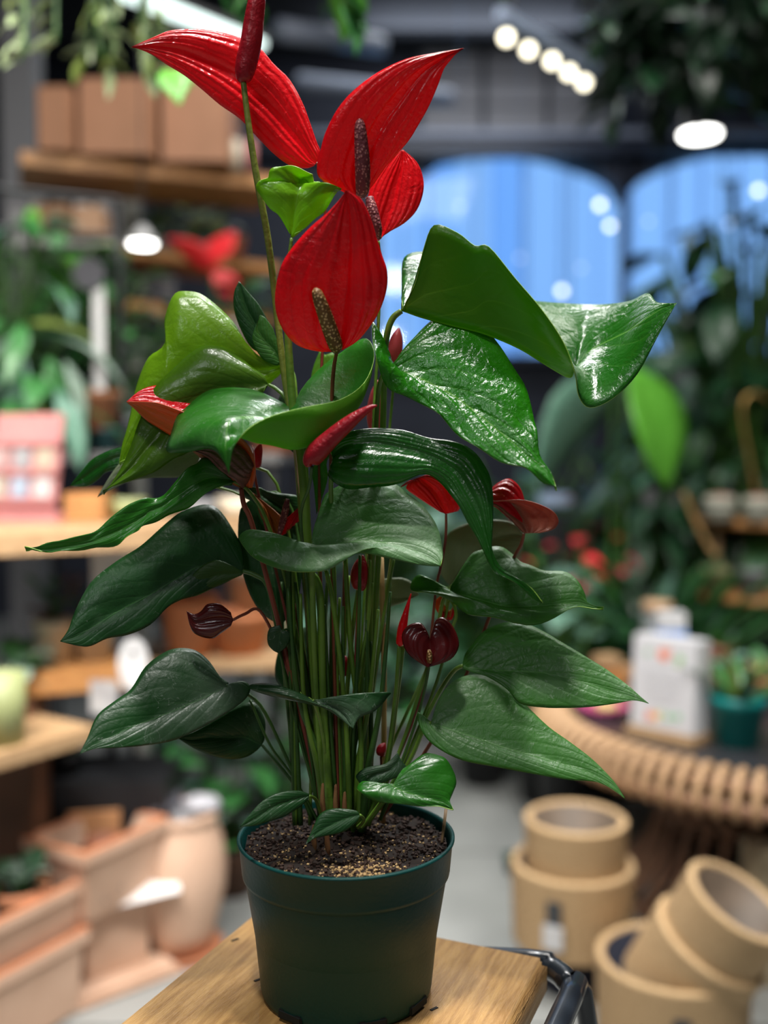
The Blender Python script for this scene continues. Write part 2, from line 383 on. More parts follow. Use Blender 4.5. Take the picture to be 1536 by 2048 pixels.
def pt(p, base, x0=0, y0=0):
    d0, kx, ky = base
    d = d0+kx*(p[0]-x0)+ky*(p[1]-y0)+(p[2] if len(p) > 2 else 0)
    return at(p[0], p[1], YP+d*.01)
def leaf(name, st, base, top, under, rim=None, parent=None, bulge=.12, flip=False, nu=9, sub=4, label=None, wave=.0, thick=.0005, quilt=.00035, rib=0):
    """st: stations (A, M, B) or (A, A', M, B', B); px points with optional cm of depth. The last one is the tip."""
    x0, y0 = st[0][len(st[0])//2][:2]
    rows = []
    for s in st:
        if len(s) == 2 and isinstance(s[0], (int, float)) or len(s) == 3 and isinstance(s[0], (int, float)):
            s = (s, s, s)
        if len(s) == 3: s = (s[0], None, s[1], None, s[2])
        rows.append([pt(q, base, x0, y0) if q is not None else None for q in s])
    A = crom([r[0] for r in rows], sub); Mm = crom([r[2] for r in rows], sub); B = crom([r[4] for r in rows], sub)
    # overall normal
    nrm = Vector((0, 0, 0))
    for i in range(1, len(A)):
        nrm += (B[i]-A[i]).cross(Mm[i]-Mm[i-1]+(A[i]-A[i-1])*.3+(B[i]-B[i-1])*.3)
    up = Vector((0, -1, .9))
    sg = 1 if nrm.dot(up) > 0 else -1
    def mids(k, e):
        out = []
        for i, r in enumerate(rows):
            if r[k] is not None: out.append(r[k]); continue
            a, b = r[e], r[2]
            tdir = (rows[min(i+1, len(rows)-1)][2]-rows[max(i-1, 0)][2])+(rows[min(i+1, len(rows)-1)][e]-rows[max(i-1, 0)][e])*.5
            n = ((b-a) if e == 0 else (a-b)).cross(tdir)
            n = n.normalized()*sg if n.length > 1e-12 else Vector((0, 0, 0))
            out.append((a+b)/2+n*bulge*(a-b).length)
        return crom(out, sub)
    A1, B1 = mids(1, 0), mids(3, 4)
    def q(a, m, b, t):   # parabola through a, m, b
        return a*((1-t)*(1-2*t))+m*(4*t*(1-t))+b*(t*(2*t-1))
    bm = bmesh.new(); uvl = bm.loops.layers.uv.new('UVMap')
    n = len(A); grid = []; uvs = {}
    for i in range(n):
        row = []
        for j in range(-nu, nu+1):
            f = abs(j)/nu
            p = q(Mm[i], A1[i] if j < 0 else B1[i], A[i] if j < 0 else B[i], f)
            if wave and f > .3:
                p = p+Vector((0, -.6, .8))*(wave*.001*(f-.3)*noise.noise(Vector((i*.35/sub*2, j*.12, x0*.01))))
            v = bm.verts.new(p); uvs[v] = (j/nu, i/(n-1)); row.append(v)
        grid.append(row)
    for i in range(n-1):
        for j in range(2*nu):
            vs = [grid[i][j], grid[i][j+1], grid[i+1][j+1], grid[i+1][j]]
            try: f = bm.faces.new(vs)
            except ValueError: continue
            for lp in f.loops: lp[uvl].uv = uvs[lp.vert]
    fl_ = (sg < 0) != flip
    if sg < 0: bmesh.ops.reverse_faces(bm, faces=bm.faces)
    if flip: bmesh.ops.reverse_faces(bm, faces=bm.faces)
    # merge the degenerate rows
    bmesh.ops.remove_doubles(bm, verts=bm.verts, dist=2e-5)
    bm.normal_update()
    for v in bm.verts:
        if v not in uvs: continue
        u_, t_ = uvs[v]; a_ = abs(u_)
        d_ = quilt*math.sin(2*math.pi*(8*t_-3.2*a_**.8))*(1-a_)*min(1, 4*a_)*min(1, 8*(1-t_))
        if rib: d_ = rib*math.cos(2*math.pi*3.5*a_+1.2*math.sin(3*t_+u_))*(1-a_*a_)*min(1, 5*(1-t_))*min(1, 6*t_)
        v.co += v.normal*d_
    bm.normal_update()
    o = obj(name, bm, [top, under, rim or GREENS['rim']], parent or plant, True, label)
    # the top face must look to the top side
    md = o.modifiers.new('thickness', 'SOLIDIFY'); md.thickness = thick; md.offset = -1; md.material_offset = 1; md.material_offset_rim = 2
    md.use_rim = True; md.use_even_offset = False
    return o
def stem(pts, r, m, parent, name='petiole', sides=8):
    P = []; R = []
    for i, p in enumerate(pts):
        P.append(at(p[0], p[1], YP+(p[2] if len(p) > 2 else 0)*.01))
    if not isinstance(r, (list, tuple)): r = [r*.85]+[r]*(len(P)-2)+[r*1.25]
    return obj(name, tubebm(P, r, sides, 5), m, parent, True)
G = GREENS
def LF(st, base, top='mid', under='under', pet=None, pr=.0016, pm=None, **k):
    o = leaf('leaf', st, base, G[top], G[under], G[k.pop('rim', 'rim')], **k)
    if pet: stem(pet, pr, pm or STEMG, o)
    return o
# L1, the large folded leaf at the upper right
LF([((812, 605), (803, 622), (806, 612)), ((832, 560, -.5), (805, 622), (803, 565, 3)), ((846, 500, -1), (812, 624), (808, 515, 5)),
    ((868, 450, -1.3), (840, 634), (845, 503, 6)), ((915, 465, -1.6), (890, 648), (890, 515, 7)), ((950, 491, -1.8), (940, 660), (950, 545, 8)),
    ((978, 493, -2), (975, 670), (990, 580, 8)), ((1030, 555, -2), (1040, 698, .5), (1045, 598, 8)), ((1085, 620, -2), (1100, 735, 1.5), (1085, 603, 8.5)),
    ((1128, 685, -2), (1140, 755, 3), (1140, 607, 9)), ((1150, 745, -2), (1152, 735, 4.5), (1185, 609, 9)), ((1158, 792, -1), (1175, 705, 4.5), (1225, 607, 8)),
    ((1180, 815, -.5), (1215, 682, 4.5), (1262, 601, 6)), ((1225, 797, -.5), (1255, 662, 3), (1295, 586, 5)), ((1275, 748), (1290, 638, 1), (1312, 603, 2)),
    ((1318, 668), (1322, 618, .5), (1330, 606, .5)), (1353, 606)], (0, -.004, 0), 'curl', 'olive', bulge=.04,
   pet=[(803, 622, 0), (786, 636, 0), (775, 665, 0), (769, 720, .5), (766, 850, 1.5), (760, 1050, 2), (745, 1300, 2), (722, 1640, 1)], pr=.0024, label='large folded leaf with glossy drooping tip, upper right')
# L2, the glossy heart leaf at the right
LF([((786, 728), (780, 738), (773, 722)), ((812, 698), (780, 738), (762, 690)), ((845, 658), (784, 739), (746, 646, -1)), ((882, 633), (796, 742), (746, 690, -1)),
    ((928, 625), (818, 749), (755, 737, -1)), ((973, 651), (855, 765), (780, 783)), ((1010, 700), (900, 788), (832, 800)), ((1042, 753), (942, 818), (880, 832)),
    ((1063, 812), (985, 852), (925, 880)), ((1072, 865), (1025, 885), (985, 916)), ((1080, 905), (1060, 915), (1040, 939)), ((1102, 936), (1092, 940), (1080, 957)), (1113, 978)],
   (-1, -.003, -.018), 'bright', 'under', bulge=.10, wave=14, pet=[(780, 738, -1), (760, 765, .2), (752, 860, 1), (745, 1100, 1.6), (735, 1400, 1.5), (705, 1645, 0)], pr=.0019)
# L3, the cupped leaf in front
LF([((560, 822, 1), (600, 830), (640, 815, 1)), ((545, 805, 2), (597, 832), (656, 790, 1.5)), ((515, 787, 2.5), (590, 834), (667, 750, 1.5)), ((482, 774, 2.5), (575, 835, -.5), (700, 694, 1.5)),
    ((440, 774, 2), None, (560, 835, -1), (690, 790, -.5), (733, 677, .5)), ((405, 787, 1), None, (540, 835, -2), (690, 825, -2), (748, 712, -1)),
    ((375, 812, 0), None, (520, 834, -2.5), (655, 874, -3), (728, 765, -2.5)), ((354, 832, -1), None, (495, 833, -3.5), (605, 897, -4), (680, 799, -4.2)),
    ((342, 866, -2.5), None, (472, 835, -5), (550, 890, -5), (610, 814, -5.6)), ((333, 902, -4), None, (458, 845, -6), (508, 882, -5.8), (545, 831, -6.5)),
    ((372, 905, -5), None, (453, 872, -6.6), (478, 870, -6.4), (500, 854, -7)), ((420, 898, -6), (452, 898, -7.2), (473, 885, -7.4)), ((444, 918, -7), (455, 922, -7.4), (463, 912, -7.5)), (458, 948, -7.5)],
   (0, 0, 0), 'mid', 'under', bulge=.10, pet=[(600, 832, 0), (606, 870, .2), (612, 960, .4), (618, 1090, .4), (628, 1300, .2), (650, 1640, -.5)], pr=.0022, label='cupped leaf showing its pale green underside')
# L4a / L4b, the lime leaves at the left
LF([((555, 722), (566, 733), (566, 738)), ((530, 715), (562, 735), (560, 745)), ((500, 690), (545, 740), (545, 760)), ((465, 640), (510, 745), (520, 780)), ((420, 600), (460, 742), (490, 800)),
    ((383, 588), (420, 745), (455, 830)), ((352, 598), (390, 755), (430, 850)), ((330, 640), (360, 780), (400, 860)), ((329, 685, -.6), (335, 800), (375, 870)), ((296, 712), (310, 815), (350, 880)),
    ((272, 765), (290, 840), (330, 890)), ((257, 833), (275, 870), (310, 900)), ((246, 885), (262, 900), (280, 912)), (240, 930)], (3, 0, -.006), 'lime', 'lime', bulge=.16, wave=12,
   pet=[(566, 733, 3), (585, 745, 2.5), (592, 800, 2), (600, 1000, 1.5), (618, 1300, 1), (640, 1640, .5)], pr=.0016)
LF([((530, 755), (537, 769), (533, 775)), ((505, 732), (532, 770), (525, 785)), ((480, 706), (515, 775), (510, 800)), ((437, 694), (480, 778), (480, 830)), ((392, 701), (435, 785), (450, 850)),
    ((345, 740), (395, 800), (420, 865)), ((305, 790), (355, 825), (395, 885)), ((280, 840), (325, 860), (370, 910)), ((262, 890), (290, 900), (340, 925)), ((240, 930), (262, 935), (290, 950)), (206, 985)],
   (1.8, 0, -.008), 'limed', 'underd', bulge=.16, wave=8, pet=[(537, 769, 1.8), (555, 780, 1.6), (574, 806, 1.2), (590, 900, 1), (606, 1100, .8), (630, 1400, .6), (655, 1640, .4)], pr=.0015)
# L4c grey underside, L4d dark glossy, both further back
LF([((400, 900), (405, 905), (400, 915)), ((340, 872), (395, 905), (385, 945)), ((300, 880), (350, 915), (353, 955)), ((262, 905), (300, 930), (300, 956)), ((228, 940), (250, 950), (252, 966)), (194, 995)],
   (4.5, 0, 0), 'grey', 'grey', bulge=.08, pet=[(403, 905, 4.5), (480, 930, 4), (570, 1020, 3), (640, 1640, 1)], pr=.0013, label='leaf turned to show its grey underside')
LF([((265, 890), (270, 905), (268, 930)), ((242, 894), (255, 910), (240, 940)), ((212, 904), (225, 918), (212, 945)), ((182, 920), (195, 935), (196, 960)), ((158, 948), (168, 955), (172, 974)), (139, 972)],
   (6, 0, 0), 'gloss', 'underd', bulge=.1, pet=[(270, 900, 6), (400, 960, 5), (560, 1080, 4), (640, 1640, 1)], pr=.0012)
# L5, the long twisted leaf at the left
LF([((455, 955), (470, 962), (462, 969)), ((430, 930), (455, 958), (435, 979)), ((403, 915), (425, 955), (402, 995)), ((388, 928), (395, 965), (372, 1011)), ((360, 955), (365, 985), (340, 1030)),
    ((330, 978), (330, 1010), (310, 1045)), ((308, 994), (303, 1022), (284, 1060)), ((285, 1005), (284, 1035), (275, 1068)), ((252, 1021), (255, 1053), (252, 1084)), ((213, 1045), (218, 1070), (226, 1093)),
    ((180, 1072), (182, 1084), (180, 1096)), ((131, 1084), (131, 1094), (131, 1106)), ((85, 1092), (88, 1099), (95, 1107)), (50, 1094)], (0, .006, -.006), 'mid', 'under', bulge=.10, wave=10,
   pet=[(468, 963, 0), (500, 985, 0), (540, 1060, .5), (590, 1250, .8), (640, 1640, .4)], pr=.0014)
# L6, the big dark leaf at the left, with its curled back lobe
LF([((487, 1128), (485, 1142), (480, 1146)), ((484, 1095), (478, 1140), (462, 1160)), ((462, 1052), (460, 1135), (440, 1171)), ((437, 1018), (430, 1130), (415, 1180)), ((408, 1009), (395, 1135), (385, 1193)),
    ((364, 1023), (358, 1155), (362, 1200)), ((328, 1050), (325, 1175), (335, 1215)), ((282, 1091), (290, 1195), (300, 1250)), ((232, 1123), (250, 1215), (255, 1270)), ((182, 1164), (208, 1240), (215, 1277)),
    ((150, 1222), (172, 1262), (182, 1292)), ((137, 1258), (148, 1275), (157, 1292)), (120, 1283)], (1.5, .006, -.012), 'dark', 'underd', rim='rimd', bulge=.08,
   pet=[(485, 1142, 1.5), (510, 1150, 1.4), (535, 1172, 1.2), (555, 1260, 1), (590, 1420, .8), (645, 1640, 0)], pr=.0019, pm=STEMD, label='large dark leaf with dusty sheen, left')
LF([((484, 1143), (486, 1146), (484, 1150)), ((462, 1130), (466, 1148), (455, 1163)), ((432, 1120), (436, 1150), (425, 1177)), ((400, 1135), (405, 1165), (395, 1191)), ((370, 1170), (374, 1185), (372, 1196)), (352, 1203)],
   (.9, .002, 0), 'underd', 'underd', rim='rimd', bulge=.12, label='curled brownish lobe edge')
# big dark leaf hanging behind the stems
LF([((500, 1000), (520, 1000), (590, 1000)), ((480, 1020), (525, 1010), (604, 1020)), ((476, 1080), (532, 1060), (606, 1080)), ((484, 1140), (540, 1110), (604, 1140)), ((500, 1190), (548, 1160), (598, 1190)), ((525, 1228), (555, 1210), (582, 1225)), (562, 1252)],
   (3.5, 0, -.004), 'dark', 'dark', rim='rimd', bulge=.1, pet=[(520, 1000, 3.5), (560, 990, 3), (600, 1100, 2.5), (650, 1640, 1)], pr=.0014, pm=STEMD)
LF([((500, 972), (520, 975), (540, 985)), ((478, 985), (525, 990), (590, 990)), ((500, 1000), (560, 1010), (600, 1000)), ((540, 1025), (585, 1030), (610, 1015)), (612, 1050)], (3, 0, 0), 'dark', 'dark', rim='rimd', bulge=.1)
# L7, the lower left leaf
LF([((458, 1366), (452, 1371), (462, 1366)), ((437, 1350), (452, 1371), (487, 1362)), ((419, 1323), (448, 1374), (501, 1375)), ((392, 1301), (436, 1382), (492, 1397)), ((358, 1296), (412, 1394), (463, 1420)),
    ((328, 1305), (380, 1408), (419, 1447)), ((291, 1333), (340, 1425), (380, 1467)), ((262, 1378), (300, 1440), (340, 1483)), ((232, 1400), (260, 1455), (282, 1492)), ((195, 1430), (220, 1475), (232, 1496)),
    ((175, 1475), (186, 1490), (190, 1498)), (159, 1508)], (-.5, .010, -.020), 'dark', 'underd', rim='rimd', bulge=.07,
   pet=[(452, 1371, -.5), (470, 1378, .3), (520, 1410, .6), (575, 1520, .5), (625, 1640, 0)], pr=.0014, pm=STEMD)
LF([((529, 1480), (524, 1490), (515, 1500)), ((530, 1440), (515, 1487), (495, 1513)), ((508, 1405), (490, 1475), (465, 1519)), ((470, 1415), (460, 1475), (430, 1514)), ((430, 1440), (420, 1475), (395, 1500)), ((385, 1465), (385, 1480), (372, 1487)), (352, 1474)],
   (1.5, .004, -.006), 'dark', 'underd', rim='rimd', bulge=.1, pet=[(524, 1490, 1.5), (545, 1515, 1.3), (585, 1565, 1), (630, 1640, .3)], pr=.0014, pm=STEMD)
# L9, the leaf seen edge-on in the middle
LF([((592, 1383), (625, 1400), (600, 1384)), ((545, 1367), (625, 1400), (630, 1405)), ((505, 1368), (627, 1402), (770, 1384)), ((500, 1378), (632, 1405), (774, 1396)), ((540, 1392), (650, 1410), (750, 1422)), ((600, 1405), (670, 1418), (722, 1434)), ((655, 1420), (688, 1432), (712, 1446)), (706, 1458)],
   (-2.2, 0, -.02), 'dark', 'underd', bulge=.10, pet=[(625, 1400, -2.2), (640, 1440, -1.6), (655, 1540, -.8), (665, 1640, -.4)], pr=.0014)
# L10, the centre leaf
LF([((625, 1085), (622, 1094), (612, 1090)), ((629, 1057), (622, 1094), (588, 1083)), ((639, 1018), (622, 1094), (556, 1070)), ((652, 988), (625, 1094), (518, 1062)), ((685, 968), (632, 1093), (485, 1066)),
    ((740, 962), (645, 1092), (478, 1077)), ((785, 965), (665, 1090), (502, 1112)), ((815, 984), (695, 1085), (545, 1130)), ((842, 1005), (725, 1082), (600, 1142)), ((865, 1038), (760, 1084), (655, 1142)), ((878, 1065), (800, 1092), (705, 1106)),
    ((884, 1090), (835, 1104), (775, 1115)), ((886, 1112), (862, 1118), (835, 1126)), (881, 1131)], (-2.5, 0, -.030), 'dusty', 'under', bulge=.06, wave=6,
   pet=[(622, 1094, -2.5), (624, 1140, -2), (628, 1300, -1.2), (640, 1500, -.8), (658, 1645, -.6)], pr=.0022)
# L11, the shiny draping leaf
LF([((662, 905), (668, 925), (660, 935)), ((662, 885), (672, 905), (655, 950)), ((685, 868), (695, 890), (668, 968)), ((740, 856), (745, 885), (700, 978)), ((795, 859), (790, 893), (752, 973)),
    ((850, 870), (838, 905), (802, 965)), ((900, 881), (880, 923), (850, 951)), ((945, 896), (915, 950), (882, 963)), ((972, 930), (938, 990), (906, 998)), ((984, 970), (955, 1025), (928, 1030)),
    ((987, 1020), (968, 1062), (950, 1066)), ((985, 1070), (978, 1095), (967, 1102)), ((985, 1100), (984, 1120), (981, 1131)), ((998, 1130), (997, 1140), (997, 1150)), ((1037, 1158), (1036, 1164), (1036, 1172)), ((1064, 1182), (1064, 1187), (1064, 1192)), (1085, 1206)],
   (-1.5, -.004, -.008), 'gloss', 'under', bulge=.14, wave=5, pet=[(668, 925, -1.5), (662, 960, -.8), (664, 1050, .2), (672, 1300, .6), (680, 1640, 0)], pr=.0018, label='draping leaf with bluish glossy folds')
# L12 - L15, right side
LF([((903, 1168), (900, 1180), (893, 1175)), ((922, 1134), (901, 1181), (871, 1160)), ((942, 1113), (905, 1183), (841, 1154)), ((965, 1100), (914, 1187), (824, 1160)), ((1000, 1095), (930, 1192), (823, 1177)),
    ((1025, 1100), (950, 1198), (850, 1192)), ((1046, 1128), (978, 1205), (905, 1200)), ((1080, 1141), (1008, 1212), (945, 1228)), ((1125, 1141), (1055, 1213), (1000, 1242)), ((1152, 1158), (1100, 1210), (1053, 1248)),
    ((1168, 1180), (1140, 1206), (1110, 1235)), ((1180, 1204), (1168, 1207), (1158, 1217)), (1206, 1220)], (1.2, -.004, -.022), 'dusty', 'under', bulge=.07, wave=10,
   pet=[(900, 1180, 1.2), (885, 1205, 1.5), (865, 1300, 1.5), (800, 1500, 1), (735, 1640, .4)], pr=.0015)
LF([((893, 1160), (900, 1173), (905, 1165)), ((878, 1141), (903, 1165), (930, 1160)), ((887, 1095), (930, 1130), (970, 1160)), ((900, 1064), (955, 1105), (1010, 1140)), ((939, 1045), (985, 1080), (1030, 1120)), ((990, 1039), (1020, 1070), (1045, 1100)), ((1030, 1048), (1038, 1070), (1045, 1085)), (1050, 1075)],
   (6, 0, 0), 'grey', 'grey', bulge=.1, pet=[(900, 1173, 6), (870, 1300, 4), (780, 1500, 2), (730, 1640, 1)], pr=.0014, label='pale leaf at the back, out of focus')
LF([((925, 1326), (926, 1331), (924, 1334)), ((930, 1308), (927, 1332), (930, 1339)), ((943, 1290), (933, 1334), (945, 1345)), ((965, 1264), (948, 1337), (965, 1350)), ((1000, 1247), (975, 1340), (990, 1362)),
    ((1040, 1244), (1012, 1342), (1015, 1380)), ((1080, 1259), (1050, 1343), (1040, 1407)), ((1125, 1285), (1095, 1347), (1085, 1415)), ((1170, 1312), (1140, 1357), (1130, 1416)), ((1215, 1340), (1190, 1372), (1180, 1414)), ((1255, 1370), (1238, 1387), (1232, 1407)), ((1280, 1392), (1272, 1396), (1268, 1401)), (1298, 1407)],
   (1.0, -.006, -.020), 'dusty', 'under', bulge=.07, pet=[(926, 1331, 1), (905, 1345, 1.4), (870, 1400, 1.5), (800, 1540, 1), (740, 1640, .6)], pr=.0017)
LF([((866, 1440), (862, 1445), (855, 1438)), ((869, 1422), (862, 1445), (836, 1424)), ((877, 1400), (864, 1447), (836, 1442)), ((892, 1376), (872, 1450), (850, 1473)), ((918, 1356), (888, 1455), (878, 1498)), ((952, 1349), (915, 1464), (925, 1521)),
    ((990, 1359), (955, 1477), (992, 1534)), ((1026, 1384), (1000, 1493), (1050, 1545)), ((1060, 1418), (1050, 1507), (1100, 1554)), ((1098, 1454), (1100, 1520), (1140, 1560)), ((1140, 1484), (1145, 1533), (1172, 1562)), ((1182, 1516), (1185, 1548), (1195, 1565)), ((1212, 1545), (1212, 1562), (1214, 1573)), ((1232, 1568), (1232, 1576), (1232, 1584)), (1251, 1598)],
   (-1, -.004, -.022), 'dusty', 'under', bulge=.06, pet=[(862, 1445, -1), (845, 1465, -.5), (820, 1520, 0), (770, 1600, .2), (730, 1650, .2)], pr=.0017, label='large dusty leaf with dried water marks, lower right')
# low leaves over the soil
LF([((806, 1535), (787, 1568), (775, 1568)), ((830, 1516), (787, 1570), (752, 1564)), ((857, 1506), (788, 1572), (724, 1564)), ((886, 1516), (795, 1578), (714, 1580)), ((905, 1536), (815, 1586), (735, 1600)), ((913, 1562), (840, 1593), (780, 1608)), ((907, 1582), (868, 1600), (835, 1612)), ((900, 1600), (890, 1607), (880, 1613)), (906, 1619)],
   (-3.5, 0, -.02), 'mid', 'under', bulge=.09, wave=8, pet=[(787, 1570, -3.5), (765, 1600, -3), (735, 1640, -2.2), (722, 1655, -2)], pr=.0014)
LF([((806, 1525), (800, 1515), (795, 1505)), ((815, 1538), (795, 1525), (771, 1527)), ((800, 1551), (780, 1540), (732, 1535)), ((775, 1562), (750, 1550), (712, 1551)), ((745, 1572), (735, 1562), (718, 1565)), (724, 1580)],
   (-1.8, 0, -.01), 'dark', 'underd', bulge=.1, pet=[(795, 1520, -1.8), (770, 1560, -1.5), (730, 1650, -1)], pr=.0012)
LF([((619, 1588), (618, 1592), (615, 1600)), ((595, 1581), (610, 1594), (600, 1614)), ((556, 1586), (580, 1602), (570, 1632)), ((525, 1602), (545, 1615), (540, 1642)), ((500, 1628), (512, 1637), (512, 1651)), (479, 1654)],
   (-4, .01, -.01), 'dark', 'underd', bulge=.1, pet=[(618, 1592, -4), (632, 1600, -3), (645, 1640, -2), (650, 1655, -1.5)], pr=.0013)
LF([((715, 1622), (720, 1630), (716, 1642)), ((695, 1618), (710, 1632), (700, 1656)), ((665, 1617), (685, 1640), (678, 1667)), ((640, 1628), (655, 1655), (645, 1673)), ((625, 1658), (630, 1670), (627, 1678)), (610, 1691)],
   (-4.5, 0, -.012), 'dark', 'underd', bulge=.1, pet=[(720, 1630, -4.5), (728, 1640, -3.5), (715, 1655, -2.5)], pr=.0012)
# L20, the curled young leaf among the flowers
LF([((582, 470), (582, 476), (590, 470)), ((560, 432), (588, 440), (612, 455)), ((540, 408), (592, 410), (640, 428)), ((522, 390), (596, 385), (662, 405)), ((512, 368), (600, 368, .6), (684, 384, -1)), ((535, 361), (603, 378, .8), (664, 378, -.6)),
    ((541, 346), (610, 388, .8), (640, 362, .5)), ((568, 336), (600, 360, 1.2), (634, 368, 1)), ((598, 335), (612, 352, 1), (632, 385, .6)), (625, 350, .5)],
   (-.8, .004, .004), 'young', 'young', bulge=.12, wave=10, pet=[(583, 476, -.8), (578, 540, -.6), (576, 660, -.2), (580, 740, 0), (588, 830, .1), (603, 930, .1), (614, 1080, .1), (630, 1350, 0), (655, 1645, -.4)], pr=[.0012, .002, .0028, .003, .0034, .0036, .0038, .004, .005], label='curled young lime green leaf between the flowers')
# L21, the narrow dark leaf behind the main flower
LF([((545, 715), (562, 728), (566, 712)), ((505, 698), (545, 700), (548, 668)), ((482, 660), (515, 655), (530, 630)), ((468, 620), (495, 620), (515, 605)), ((468, 585), (485, 590), (500, 588)), (478, 562)],
   (3, 0, 0), 'dark', 'underd', bulge=.14, rim='rim', pet=[(562, 730, 3), (578, 760, 2.6), (590, 900, 2), (620, 1300, 1.5), (650, 1640, 1)], pr=.0013)
LF([((566, 712), (563, 726), (555, 732)), ((552, 675), (548, 700), (530, 722)), ((545, 655), (528, 680), (512, 700)), ((530, 635), (515, 655), (505, 672)), (520, 630)], (2.4, 0, 0), 'dusty', 'underd', bulge=.1)
# small leaf in the stems, and a few dark leaves inside the bundle
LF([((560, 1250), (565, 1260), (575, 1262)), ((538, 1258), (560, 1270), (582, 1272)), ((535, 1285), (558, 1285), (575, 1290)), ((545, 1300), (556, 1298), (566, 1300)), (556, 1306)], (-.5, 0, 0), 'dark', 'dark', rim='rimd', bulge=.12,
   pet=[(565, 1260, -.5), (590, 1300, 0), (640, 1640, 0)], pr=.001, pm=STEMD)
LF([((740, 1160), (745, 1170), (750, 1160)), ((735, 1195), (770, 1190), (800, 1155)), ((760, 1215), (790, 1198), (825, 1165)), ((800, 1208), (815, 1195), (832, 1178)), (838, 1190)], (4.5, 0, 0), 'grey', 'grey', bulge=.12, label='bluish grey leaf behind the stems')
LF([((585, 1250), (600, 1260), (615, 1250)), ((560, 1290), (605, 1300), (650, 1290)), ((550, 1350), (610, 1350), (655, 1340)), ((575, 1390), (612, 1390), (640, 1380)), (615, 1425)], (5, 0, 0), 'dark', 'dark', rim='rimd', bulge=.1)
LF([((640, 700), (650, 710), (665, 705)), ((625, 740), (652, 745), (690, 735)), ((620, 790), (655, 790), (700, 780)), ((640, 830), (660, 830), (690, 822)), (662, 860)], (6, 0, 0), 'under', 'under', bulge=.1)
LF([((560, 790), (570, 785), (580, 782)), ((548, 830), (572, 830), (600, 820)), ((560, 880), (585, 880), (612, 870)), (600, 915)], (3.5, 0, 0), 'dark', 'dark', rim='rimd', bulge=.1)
LF([((690, 880), (680, 890), (660, 900)), ((655, 920), (640, 930), (625, 935)), ((655, 960), (642, 970), (628, 975)), (633, 1030)], (1.5, 0, 0), 'mid', 'under', bulge=.1)
# extra petioles filling the bundle
random.seed(11)
for i in range(15):
    xt = random.uniform(560, 790); yt = random.uniform(1080, 1260); xb = 660+(xt-690)*.55+random.uniform(-12, 12)
    d = random.uniform(.5, 3.2)
    stem([(xt, yt, d), (xt+(xb-xt)*.3+random.uniform(-6, 6), yt+150, d), (xt+(xb-xt)*.7, 1480, d*.7), (xb, 1650, d*.4)], random.uniform(.0011, .0020), random.choice((STEMG, STEMD, STEMD, STEMG)), plant, 'petiole')
for (pts, r, m) in (([(690, 1110, .5), (702, 1300, .5), (722, 1480, .2), (716, 1650, -.5)], .0021, STEMG), ([(652, 1140, -.6), (668, 1220, -.6), (690, 1420, -.6), (700, 1650, -.8)], .0019, STEMG),
                    ([(720, 1110, 0), (716, 1300, 0), (705, 1500, 0), (700, 1650, 0)], .0015, STEMD), ([(668, 1140, 1), (672, 1300, .6), (678, 1480, .2), (682, 1650, 0)], .0018, STEMG), ([(620, 1145, -.8), (640, 1190, -.8), (646, 1400, -.8), (662, 1650, -.9)], .0030, STEMG),
                    ([(740, 1120, .6), (735, 1250, .6), (705, 1420, .2), (690, 1650, -.2)], .0014, STEMG), ([(806, 1290, .8), (792, 1400, .8), (775, 1520, .6), (735, 1650, .2)], .0022, STEMG),
                    ([(603, 1290, .8), (622, 1400, .6), (640, 1500, .2), (668, 1650, -.2)], .0012, STEMD), ([(500, 1400, .8), (540, 1490, .6), (590, 1560, .4), (640, 1650, 0)], .0011, STEMD), ([(560, 1300, .4), (585, 1420, .4), (612, 1520, .3), (650, 1650, 0)], .0012, STEMD)):
    stem(pts, r, m, plant, 'petiole')
# brown sheaths at the base
HUSK = mat('husk', (.20, .075, .03), .7, (.28, .14, .05), 60)
for (x, y, h, d) in ((646, 1628, 60, -2), (672, 1640, 70, -1.8), (690, 1640, 55, -2.2), (655, 1700, 50, -3.2), (628, 1690, 40, -3)):
    leaf('sheath', [((x-3, y-h), (x, y-h-2), (x+2, y-h)), ((x-6, y-h*.5), (x-1, y-h*.5, -.2), (x+4, y-h*.5)), ((x-4, y), (x+2, y, -.2), (x+6, y)), (x+4, y+12)], (d, 0, 0), HUSK, HUSK, HUSK, bulge=.15, label='dry brown sheath')
random.seed(31)
for i in range(13):
    xb = 642+i*8.5+random.uniform(-6, 6); d = random.uniform(-1.0, 1.6); xt = xb+(xb-695)*random.uniform(.4, 1.3)+random.uniform(-25, 25)
    stem([(xt, 1240+random.uniform(-80, 120), d), ((xt*2+xb)/3+random.uniform(-6, 6), 1400, d), (xb, 1540, d*.8), (690+(xb-690)*.7, 1662, d*.5)], [.0012, .0019, .0026, .0032], random.choice((STEMG, STEMD, STEMD)), plant, 'petiole')

